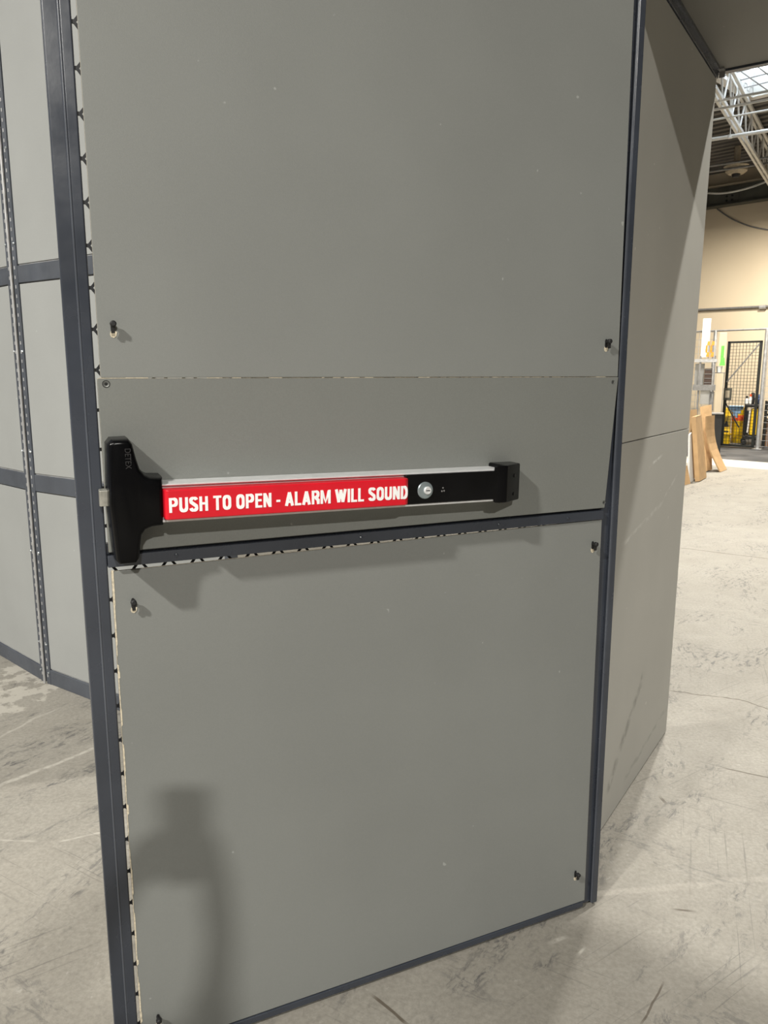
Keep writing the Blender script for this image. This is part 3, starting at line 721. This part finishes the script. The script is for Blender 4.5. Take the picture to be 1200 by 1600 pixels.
lk = MB().lathe([(0.0155, 0), (0.0155, 0.0015), (0.0145, 0.0026), (0.0078, 0.0030)], (0.4985, 0.0615, 1.0430), 40, 'y').build('lock_rose', M['lock_metal'], dev, smooth=True)
MB().lathe([(0.0072, 0), (0.0072, 0.0032), (0.0060, 0.0042), (0.0050, 0.0040)], (0.4955, 0.0640, 1.0430), 24, 'y').build('key_cylinder', M['alu'], lk, smooth=True)
MB().box(0.4915, 0.4995, 0.0680, 0.0686, 1.0423, 1.0437).build('key_slot', M['black_matt'], lk)
for s_, z in ((0.4615, 1.0455), (0.4635, 1.0395), (0.4590, 1.0400)):
    MB().lathe([(0.0016, 0), (0.0016, 0.0006), (0.001, 0.001)], (s_, 0.0615, z), 10, 'y').build('indicator', M['galv_dark'], dev)
# end cap: wraps the bar end, slanting back to the door
MB().prism([(0.352, 0.0590), (0.338, 0.0640), (0.324, 0.0645), (0.3195, 0.0610), (0.2785, 0.0380), (0.2755, 0.0340), (0.2750, 0.0020), (0.328, 0.0020), (0.3285, 0.0570)], 1.0105, 1.0820, 'z').build('end_cap', M['black'], dev, 0.003, 3)
for z in (1.0600, 1.0240):
    k = MB().lathe([(0.0035, 0), (0.0035, 0.0006)], (0, 0, 0), 14, 'y').build('screw_hole', M['black_matt'], dev)
    k.location = (0.2960, 0.0481, z); k.rotation_euler = (0, 0, R(29.3))

# ================================================================== FAR STORAGE AREA
BEAR = -23.0
def pxsize(fwd): return fwd / 1200.0 * math.cos(R(23))
def spot(px, fwd, py=612): q = at(px, py, fwd); return Vector((q.x, q.y, 0))
def zat(py, fwd): return at(1150, py, fwd).z

# wire cage: galvanised posts, top rail, welded mesh
P0 = Vector((6.216, 12.797, 0))
cage = empty('wire_cage', P0, R(-45), 'galvanised wire mesh cage front with tall posts and a thin top rail', 'wire cage')
def post(x, r=0.030):
    MB().tube((x, 0, 0.012), (x, 0, 1.96), r, n=14).box(x - .07, x + .07, -.05, .05, 0, .012).build('post', M['galv'], cage)
post(0.0); post(-0.83, 0.026); post(1.6)
MB().tube((-2.2, 0, 1.955), (1.6, 0, 1.955), 0.016, n=10).build('top_rail', M['galv_dark'], cage)
def mesh_part(name, x0, x1, z0, z1, sx, sz, r, mat, par, y=0.0):
    b = MB(); n = round((x1 - x0) / sx)
    for i in range(n + 1): x = x0 + (x1 - x0) * i / n; b.bar((x, y, z0), (x, y, z1), r, r)
    n = round((z1 - z0) / sz)
    for i in range(n + 1): z = z0 + (z1 - z0) * i / n; b.bar((x0, y, z), (x1, y, z), r, r)
    return b.build(name, mat, par)
mesh_part('wire_mesh', 0.04, 1.56, 0.05, 1.93, 0.10, 0.10, 0.006, M['galv'], cage)
mesh_part('wire_mesh', -2.2, -0.86, 0.05, 1.93, 0.12, 0.12, 0.006, M['galv'], cage)
gate = empty('cage_gate', P0 + Vector((-0.035, -0.035, 0)) * 1.0, R(-45), 'black framed mesh gate with diagonal braces in front of the yellow bin', 'gate')
for x0, x1, z0, z1 in ((-.59, -.55, 0.03, 1.77), (-.08, -.04, 0.03, 1.77), (-.59, -.04, 1.74, 1.77), (-.59, -.04, 0.03, 0.06)):
    MB().box(x0, x1, -.015, .015, z0, z1).build('frame_bar', M['cage_black'], gate)
mesh_part('wire_mesh', -.55, -.08, 0.06, 1.74, 0.052, 0.052, 0.005, M['cage_black'], gate)
MB().bar((-.08, -.012, 1.72), (-.56, -.012, 1.10), 0.022, 0.01, up=(0, 1, 0)).build('brace', M['galv_dark'], gate)
MB().bar((-.57, -.012, 0.78), (-.30, -.012, 0.35), 0.02, 0.01, up=(0, 1, 0)).build('brace', M['cage_black'], gate)
MB().box(-.59, -.46, -.03, -.016, 0.80, 1.00).build('lock_plate', M['beam'], gate)
MB().box(-.56, -.49, -.034, -.030, 0.84, 0.96).build('lock_cover', M['beige_paint'], gate)

# yellow bin with an orange band
F2 = 14.1
def pbox_root(name, px0, px1, fwd, label, cat, group=None, py=612):
    return empty(name, spot((px0 + px1) / 2, fwd, py), R(BEAR), label, cat, group)
u = pxsize(F2)
bin_ = pbox_root('rubbish_bin', 1141, 1164, F2, 'tall yellow bin with an orange red band behind the cage gate', 'bin', py=665)
w_ = 10.5 * u
MB().lathe([(w_ * .78, 0), (w_ * .82, .02), (w_ * 1.0, .58), (w_ * 1.06, .60), (w_ * 1.06, .63), (w_ * .9, .63), (w_ * .7, .1)], (0, 0, 0), 24).build('body', M['yellow'], bin_, smooth=True)
MB().lathe([(w_ * .955, .40), (w_ * .985, .50)], (0, 0, 0), 24).build('label_band', M['red_plastic'], bin_)
sign = pbox_root('wet_floor_sign', 1127, 1142, F2 - .1, 'folded yellow floor warning sign leaning left of the yellow bin', 'floor sign', py=665)
for s_, r_ in ((-1, .16), (1, .16)):
    o = MB().prism([(-.085, 0), (.085, 0), (.06, .60), (.035, .64), (-.035, .64), (-.06, .60)], -.01, .01).build('leaf', M['yellow'], sign, 0.004, 1)
    o.location = (0, s_ * .11, 0); o.rotation_euler = (s_ * r_, 0, 0)
    if s_ < 0:
        MB().prism([(-.045, .30), (.045, .30), (0, .42)], -.0125, -.0105).build('warning_triangle', M['black_matt'], o)
        MB().box(-.045, .045, -.0125, -.0105, .20, .225).build('warning_bar', M['black_matt'], o)
pail = pbox_root('mop_bucket', 1127, 1142, F2 - .45, 'low yellow bucket standing at the foot of the floor sign', 'bucket', py=665)
MB().lathe([(.07, 0), (.088, .17), (.098, .18), (.098, .20), (.085, .20), (.06, .02)], (0, 0, 0), 20).build('body', M['yellow'], pail, smooth=True)
# black janitor cart
cart = pbox_root('cleaning_cart', 1162, 1184, F2 - .35, 'black cleaning cart loaded with bottles and cloths, left of the tall galvanised post', 'cart', py=665)
hw = 11 * u
MB().box(-hw, hw, -.22, .22, .10, .16).build('base_tray', M['black_matt'], cart, .01, 1)
MB().box(-hw, hw, -.22, .22, .66, .71).build('top_tray', M['black_matt'], cart, .01, 1)
for x in (-hw + .02, hw - .02):
    for y in (-.2, .2):
        MB().tube((x, y, .16), (x, y, .66), .014, n=8).build('upright', M['black_matt'], cart)
        MB().lathe([(.03, -.015), (.045, -.01), (.045, .01), (.03, .015)], (x, y, .045), 14, 'y').build('wheel', M['black_matt'], cart)
MB().prism([(-hw * .2, .17), (hw * .95, .17), (hw * 1.0, .63), (-hw * .1, .63)], -.19, .19).build('yellow_bag', M['yellow'], cart, .02, 2)
MB().box(-hw * .75, -hw * .35, -.24, -.18, .18, .60).build('dust_pan', M['black_matt'], cart, .01, 1)
MB().bar((-hw * .5, -.26, .22), (-hw * .35, -.26, .62), .02, .02).build('brush_handle', M['white_steel'], cart)
def on_cart(name, x, y, prof, mat, label, cat, group=None, capm=None):
    o = MB().lathe(prof, (0, 0, 0), 14).build(name, mat, None, smooth=True)
    o.parent = None; o.location = cart.location + Matrix.Rotation(R(BEAR), 3, 'Z') @ Vector((x, y, .711)); tag(o, label, cat, group)
    if capm: MB().lathe([(.016, prof[-1][1]), (.018, prof[-1][1] + .03), (.010, prof[-1][1] + .045)], (0, 0, 0), 10).build('cap', capm, o)
    return o
on_cart('spray_bottle', -hw * .85, -.1, [(.03, 0), (.034, .02), (.034, .07), (.014, .10)], M['white_board'], 'white bottle with a black cap at the left end of the cleaning cart', 'bottle', None, M['black_matt'])
on_cart('spray_bottle', -hw * .35, -.05, [(.025, 0), (.028, .02), (.028, .10), (.014, .13)], M['white_board'], 'white bottle with an orange red cap in the middle of the cleaning cart', 'bottle', None, M['red_plastic'])
on_cart('black_jug', -hw * .04, 0, [(.028, 0), (.034, .03), (.034, .10), (.03, .18), (.02, .2)], M['black_matt'], 'black jug standing on top of the cleaning cart', 'jug')
def cloth_lump(name, x, y, sx, sy, sz, mat, label, z0=.711):
    bm = bmesh.new(); bmesh.ops.create_icosphere(bm, subdivisions=3, radius=1)
    rn = random.Random(5)
    for v in bm.verts:
        k = 1 + .18 * math.sin(v.co.x * 5 + 1) * math.cos(v.co.z * 6 + v.co.y * 4)
        v.co = Vector((v.co.x * sx * k, v.co.y * sy * k, max(0, v.co.z * .5 + .5) * sz * k))
    me = bpy.data.meshes.new(name); bm.to_mesh(me); bm.free(); me.materials.append(mat)
    o = bpy.data.objects.new(name, me); COL.objects.link(o)
    o.location = cart.location + Matrix.Rotation(R(BEAR), 3, 'Z') @ Vector((x, y, z0)); tag(o, label, 'cloth'); return o
cloth_lump('folded_cloth', hw * .78, 0, .055, .08, .15, M['denim'], 'crumpled dark blue cloth heaped at the right end of the cleaning cart')
rag = MB()
for i in range(6):
    x0 = -.12 + .04 * i; dz = (.06, .09, .16, .19, .12, .05)[i]
    rag.box(x0, x0 + .041, -.012 + (i % 2) * .006, .004 + (i % 2) * .006, .625 - dz, .64)
rag.box(-.12, .12, -.10, .0, .634, .648)
ro = rag.build('hanging_rag', M['blue_cloth'], None, .004, 1); ro.location = spot(1149, F2 - .27, 650) + Vector((0, 0, .03)); ro.rotation_euler = (0, 0, R(BEAR)); tag(ro, 'pale blue rag draped over the rim of the yellow bin', 'cloth')

# shelf with brown timber behind the galvanised post
sh = pbox_root('low_shelf', 1193, 1225, 13.2, 'dark slatted shelf at the right edge of the photo, behind the galvanised post', 'shelf', py=665)
for x in (-.14, .20):
    for y in (-.2, .2): MB().box(x - .012, x + .012, y - .012, y + .012, 0, .78).build('upright', M['cage_black'], sh)
for z in (.46, .54, .62, .70, .76): MB().box(-.14, .20, -.21, .21, z, z + .018).build('slat', M['cage_black'] if z > .5 else M['galv_dark'], sh)
for i, z in enumerate((.02, .105, .19, .275, .36)):
    o = MB().box(-.12, .18, -.17, .17, 0, .078).build('timber_block', M['pallet'], None, .004, 1)
    o.location = sh.location + Vector((0, 0, z)); o.rotation_euler = (0, 0, R(BEAR))
    tag(o, ('brown timber block, lowest in the stack under the dark slatted shelf', 'brown timber block, second from the bottom under the slatted shelf', 'brown timber block, middle one of the stack under the slatted shelf', 'brown timber block, second from the top under the slatted shelf', 'brown timber block, topmost under the dark slatted shelf')[i], 'timber', 'brown timber blocks under the slatted shelf')
o = MB().prism([(-.06, 0), (.06, 0), (.07, .10), (-.07, .10)], -.06, .06).build('yellow_tub', M['yellow'], None, .006, 1)
o.location = sh.location + Vector((-.05, -.05, .779)); o.rotation_euler = (0, 0, R(BEAR)); tag(o, 'small yellow tub standing on the dark slatted shelf', 'tub')

# rack on the left of the cage, seen past the edge of the wall panel
FR = 11.9; ur = pxsize(FR)
rack = pbox_root('storage_rack', 1085, 1117, FR, 'grey metal storage rack just right of the tall wall panel', 'rack')
zr = lambda py: zat(py, FR)
RX = lambda px: (px - 1101) * ur
for px in (1091, 1113.5):
    for y in (-.02, .26): MB().box(RX(px) - .012, RX(px) + .012, y - .012, y + .012, 0, zr(556)).build('upright', M['galv_dark'], rack)
for py in (604, 562):
    MB().box(RX(1082), RX(1117), -.04, .28, zr(py + 4), zr(py - 1)).build('shelf', M['galv'], rack)
MB().box(RX(1082), RX(1117), -.055, -.04, zr(610), zr(601)).build('shelf_lip', M['galv_dark'], rack)
def rack_item(name, px0, px1, py0, py1, y0, y1, mat, label, cat, bev=.004):
    o = MB().box(RX(px0), RX(px1), y0, y1, 0, zr(py0) - zr(py1)).build(name, mat, None, bev, 1)
    o.location = rack.location + Vector((0, 0, zr(py1))); o.rotation_euler = (0, 0, R(BEAR)); tag(o, label, cat); return o
o = rack_item('plastic_crate', 1098.5, 1110.5, 576, 602.5, .02, .20, M['crate'], 'dark brown crate on the middle shelf of the storage rack', 'crate')
for k in range(4):
    MB().box(RX(1099), RX(1110), .014, .02, .04 + k * .065, .048 + k * .065).build('rib', M['galv_dark'], o)
rack_item('white_foam_board', 1090.5, 1103, 497, 558, .10, .14, M['white_board'], 'tall white panel standing on the top shelf of the storage rack', 'panel')
rack_item('white_foam_board', 1083, 1098, 568, 602.5, .215, .235, M['white_board'], 'white panel on the middle shelf, behind the dark brown crate', 'panel')
rack_item('white_box', 1094, 1109, 610, 632, .06, .22, M['white_board'], 'white box on the lower level of the storage rack', 'box')
rack_item('grey_board', 1109.5, 1116, 612, 641, .0, .03, M['galv_dark'], 'narrow grey board at the right side of the rack above the black cabinet', 'board')
def clamp(px, label):
    r_ = empty('bar_clamp', rack.location + Matrix.Rotation(R(BEAR), 3, 'Z') @ Vector((RX(px), -.02, zr(561) + .002)), R(BEAR), label, 'clamp', 'orange clamps on the storage rack')
    MB().box(-.008, .008, -.01, .01, 0, .26).build('bar', M['galv_dark'], r_)
    MB().prism([(-.03, .20), (.012, .20), (.012, .26), (-.02, .26)], -.015, .015).build('jaw', M['orange'], r_)
    MB().prism([(-.035, .03), (.012, .03), (.012, .10), (-.02, .10)], -.015, .015).build('jaw', M['orange'], r_)
    MB().lathe([(.012, 0), (.016, .04), (.012, .11)], (-.03, 0, .09), 10).build('handle', M['orange'], r_)
clamp(1102.5, 'orange bar clamp standing on the rack, the left one of the pair'); clamp(1109.5, 'orange bar clamp standing on the rack, the right one of the pair')
# beige column with a bright green bottle, black cabinet
colm = MB().box(-.055, .055, -.055, .055, 0, zat(520, 12.75)).build('column', M['cream'], None, .003, 1)
colm.location = spot(1125, 12.75, 590); colm.rotation_euler = (0, 0, R(BEAR)); tag(colm, 'slim beige column between the storage rack and the cage gate', 'column')
cab = pbox_root('low_cabinet', 1098, 1128, 11.6, 'low black cabinet with a grey top behind the leaning cardboard', 'cabinet', py=665)
cz = zat(645, 11.6)
MB().box(-15 * pxsize(11.6), 15 * pxsize(11.6), -.05, .16, 0, cz - .02).build('body', M['black_matt'], cab, .004, 1)
MB().box(-16 * pxsize(11.6), 16 * pxsize(11.6), -.07, .17, cz - .02, cz).build('top', M['galv_dark'], cab, .002, 1)
MB().box(-.004, .004, -.054, -.05, .05, cz - .06).build('door_gap', M['cage_black'], cab)
gb = MB().tube((0, 0, 0), (.0, 0, .30), .022, n=12).prism([(-.03, .0), (.05, .0), (.035, .12), (-.01, .13)], -.03, .03).build('bottle_brush', M['green'], None)
gb.location = rack.location + Matrix.Rotation(R(BEAR), 3, 'Z') @ Vector((RX(1124), .34, zr(571))); gb.rotation_euler = (0, 0, R(BEAR)); tag(gb, 'bright green brush hanging beside the beige column', 'brush')
pt = MB().lathe([(.035, 0), (.045, .09), (.048, .095)], (0, 0, 0), 16).build('white_pot', M['white_board'], None, smooth=True)
pt.location = gb.location + Vector((-.03, 0, -.105)); tag(pt, 'small white pot under the bright green brush', 'pot')
ps = MB().box(-.09, .09, -.02, .10, -.012, 0).box(-.08, -.07, .02, .04, -(pt.location.z - .012), -.012).box(.07, .08, .02, .04, -(pt.location.z - .012), -.012).build('small_stand', M['galv_dark'], None)
ps.location = pt.location.copy(); ps.rotation_euler = (0, 0, R(BEAR)); tag(ps, 'thin grey stand carrying the small white pot', 'stand')

# flattened cardboard leaning in front of the rack
def leaning(name, bl, br, tl, tr, back, thick, mat, label, cat, group=None, bow=0.0, edge=None):
    b0, b1 = Vector((*floor_px(*bl), 0)), Vector((*floor_px(*br), 0))
    f0, f1 = b0.y + back, b1.y + back
    t0, t1 = at(*tl, f0), at(*tr, f1)
    n = 8; front = []
    nrm = (b1 - b0).cross(t0 - b0).normalized()
    if nrm.y > 0: nrm = -nrm
    mb = MB(); v = []
    for i in range(n + 1):
        t = i / n; off = Vector((-0.85, 0.5, 0)) * bow * math.sin(math.pi * t)
        for a_, c_ in ((b0, t0), (b1, t1)):
            p_ = a_.lerp(c_, t) + off
            v += [p_, p_ + (-nrm) * thick + Vector((0, 0, abs(nrm.z) * 0))]
    fs = []
    for i in range(n):
        k, m_ = 4 * i, 4 * i + 4
        fs += [(k, k + 2, m_ + 2, m_), (k + 1, m_ + 1, m_ + 3, k + 3), (k, m_, m_ + 1, k + 1), (k + 2, k + 3, m_ + 3, m_ + 2)]
    fs += [(0, 1, 3, 2), (4 * n, 4 * n + 2, 4 * n + 3, 4 * n + 1)]
    c = (b0 + b1) / 2; zmin = min(q.z for q in v)
    mb._add([q - c - Vector((0, 0, zmin)) for q in v], fs)
    o = mb.build(name, [mat, edge or mat], None); o.location = c
    if edge:
        for p_ in o.data.polygons:
            if p_.area < 0.0 : pass
    return tag(o, label, cat, group)
GC = 'flattened cardboard leaning by the rack'
leaning('cardboard_sheet', (1093, 753), (1104, 747), (1087, 652), (1096, 649), .16, .05, M['card'], 'brown cardboard carton with small dark marks, thickest of the leaning ones', 'cardboard', GC)
leaning('cardboard_sheet', (1105, 737), (1112.5, 735), (1097, 636), (1112, 633), .42, .03, M['card'], 'tallest brown cardboard sheet, directly behind the curved one', 'cardboard', GC)
leaning('cardboard_sheet', (1126, 738), (1136, 734), (1104, 651), (1117, 649), .10, .015, M['card'], 'curved brown cardboard sheet, rightmost of the leaning ones', 'cardboard', GC, bow=.06)
leaning('cardboard_sheet', (1084, 748), (1092, 745), (1081, 641), (1089, 640), .30, .03, M['card'], 'brown cardboard sheet partly hidden behind the thickest carton', 'cardboard', GC)
leaning('white_foam_sheet', (1077, 755), (1084, 751), (1078, 680), (1081, 676), .14, .02, M['white_board'], 'white sheet leaning between the wall panel edge and the cardboard', 'panel')
leaning('cardboard_sheet', (1068, 759), (1079, 756), (1066, 728), (1074, 728), .05, .02, M['card'], 'lowest scrap of brown cardboard on the floor at the wall panel edge', 'cardboard', GC)

# ================================================================== THE PHOTOGRAPHER (behind the camera; throws the shadow on the lower board)
def skin_mesh(name, verts, edges, radii, mat, parent, root=0, sub=2):
    me = bpy.data.meshes.new(name); me.from_pydata(verts, edges, []); me.materials.append(mat)
    o = bpy.data.objects.new(name, me); COL.objects.link(o)
    md = o.modifiers.new('skin', 'SKIN'); md.use_smooth_shade = True
    for i, r_ in enumerate(radii):
        me.skin_vertices[0].data[i].radius = r_ if isinstance(r_, tuple) else (r_, r_)
        me.skin_vertices[0].data[i].use_root = (i == root)
    sb = o.modifiers.new('sub', 'SUBSURF'); sb.levels = sub; sb.render_levels = sub
    dg = bpy.context.evaluated_depsgraph_get(); m2 = bpy.data.meshes.new_from_object(o.evaluated_get(dg))
    COL.objects.unlink(o); bpy.data.objects.remove(o)
    m2.materials.clear(); m2.materials.append(mat)
    m2.polygons.foreach_set('use_smooth', [True] * len(m2.polygons))
    o = bpy.data.objects.new(name, m2); COL.objects.link(o); o.parent = parent
    return o
PB = Vector((-0.03, -0.62, 0))
per = empty('person', PB, 0, 'person in a dark shirt and jeans holding up a phone in front of the door', 'person')
V, Ed, Rd = [], [], []
def vtx(p, r): V.append(tuple(p)); Rd.append(r); return len(V) - 1
def link(a, b): Ed.append((a, b))
pel = vtx((0, 0, .86), (.11, .08)); sp = vtx((0, -.01, 1.02), (.10, .07)); cht = vtx((0, -.02, 1.20), (.145, .095)); nk = vtx((0, 0, 1.315), .048); hb = vtx((0, .015, 1.37), .045)
hd_ = vtx((0, .03, 1.43), (.066, .08)); ht = vtx((0, .025, 1.505), (.058, .07))
for a_, b_ in ((pel, sp), (sp, cht), (cht, nk), (nk, hb), (hb, hd_), (hd_, ht)): link(a_, b_)
for s_ in (-1, 1):
    shd = vtx((s_ * .155, -.01, 1.255), .052); el = vtx((s_ * .15, .22, 1.03), .036); wr = vtx((s_ * .088 + .02, .50, 1.12), .024)
    pm = vtx((s_ * .062 + .02, .565, 1.165), (.030, .016))
    for a_, b_ in ((cht, shd), (shd, el), (el, wr), (wr, pm)): link(a_, b_)
    for k in range(4):                                   # four fingers wrap behind the phone
        zf = 1.142 + .019 * k
        f0 = vtx((s_ * .060 + .02, .598, zf), .0095); f1 = vtx((s_ * .047 + .02, .624, zf + .002), .0085); f2 = vtx((s_ * (.022 + .003 * (k % 2)) + .02, .628, zf + .002), .0075)
        link(pm, f0); link(f0, f1); link(f1, f2)
    t0 = vtx((s_ * .052 + .02, .578, 1.190), .011); t1 = vtx((s_ * .028 + .02, .585, 1.205), .009); link(pm, t0); link(t0, t1)
    hp = vtx((s_ * .085, 0, .80), (.085, .085)); kn = vtx((s_ * .10, .03, .46), .056); an = vtx((s_ * .105, -.01, .09), .036); ft = vtx((s_ * .115, .12, .035), (.035, .028))
    for a_, b_ in ((pel, hp), (hp, kn), (kn, an), (an, ft)): link(a_, b_)
body = skin_mesh('body', V, Ed, Rd, M['skin'], per)
def blob(name, c, rx, ry, rz_, mat, parent, cut=None, sub=3):
    bm = bmesh.new(); bmesh.ops.create_icosphere(bm, subdivisions=sub, radius=1)
    if cut: bmesh.ops.delete(bm, geom=[v for v in bm.verts if cut(v.co)], context='VERTS')
    for v in bm.verts: v.co = Vector((v.co.x * rx + c[0], v.co.y * ry + c[1], v.co.z * rz_ + c[2]))
    me = bpy.data.meshes.new(name); bm.to_mesh(me); bm.free(); me.materials.append(mat)
    me.polygons.foreach_set('use_smooth', [True] * len(me.polygons))
    o = bpy.data.objects.new(name, me); COL.objects.link(o); o.parent = parent; return o
hr = blob('hair', (0, .010, 1.455), .083, .098, .112, M['hair'], per, cut=lambda c_: c_.y > .45 and c_.z < .45)
sd = hr.modifiers.new('thick', 'SOLIDIFY'); sd.thickness = .008
for s_ in (-1, 1):
    blob('eye', (s_ * .027, .103, 1.452), .011, .007, .007, M['white_board'], per, sub=2)
    blob('iris', (s_ * .027, .109, 1.451), .0045, .003, .0045, M['black_matt'], per, sub=2)
    blob('ear', (s_ * .078, .02, 1.44), .010, .018, .028, M['skin'], per, sub=2)
blob('nose', (0, .118, 1.428), .011, .016, .022, M['skin'], per, sub=2)
blob('lips', (0, .104, 1.392), .022, .008, .007, M['red_plastic'] if False else M['card_dark'], per, sub=2)
V, Ed, Rd = [], [], []
a0 = vtx((0, 0, .74), (.17, .125)); a1 = vtx((0, 0, .86), (.165, .125)); a2 = vtx((0, -.01, 1.02), (.150, .115)); link(a0, a1); a3 = vtx((0, -.02, 1.20), (.160, .110)); a4 = vtx((0, -.005, 1.285), (.07, .06))
for x_, y_ in ((a1, a2), (a2, a3), (a3, a4)): link(x_, y_)
for s_ in (-1, 1):
    q0 = vtx((s_ * .158, -.01, 1.25), .066); q1 = vtx((s_ * .15, .22, 1.03), .048); q2 = vtx((s_ * .100 + .015, .42, 1.09), .036)
    link(a3, q0); link(q0, q1); link(q1, q2)
skin_mesh('shirt', V, Ed, Rd, M['shirt'], per)
V, Ed, Rd = [], [], []
a1 = vtx((0, 0, .99), (.125, .09)); a2 = vtx((0, 0, .82), (.15, .115)); link(a1, a2)
for s_ in (-1, 1):
    q0 = vtx((s_ * .088, 0, .74), .095); q1 = vtx((s_ * .10, .03, .46), .070); q2 = vtx((s_ * .105, -.005, .10), .055); link(a2, q0); link(q0, q1); link(q1, q2)
skin_mesh('jeans', V, Ed, Rd, M['jeans'], per)
for s_ in (-1, 1):
    sh_ = MB().prism([(-.09, 0), (.17, 0), (.175, .03), (.14, .05), (.05, .075), (.03, .10), (-.07, .10), (-.095, .04)], s_ * .112 - .045, s_ * .112 + .045, 'x').build('shoe', M['shoe'], per, .012, 3)
ph = empty('mobile_phone', (0.002, -0.010, 1.213), 0, 'dark phone held upright in both hands by the person', 'phone')
MB().prism([(-.038, -.070), (-.030, -.077), (.030, -.077), (.038, -.070), (.038, .070), (.030, .077), (-.030, .077), (-.038, .070)], -.004, .004).build('case', M['phone'], ph, .0015, 2)
MB().box(-.035, .035, -.0046, -.0040, -.073, .073).build('screen', M['black_gloss'], ph)
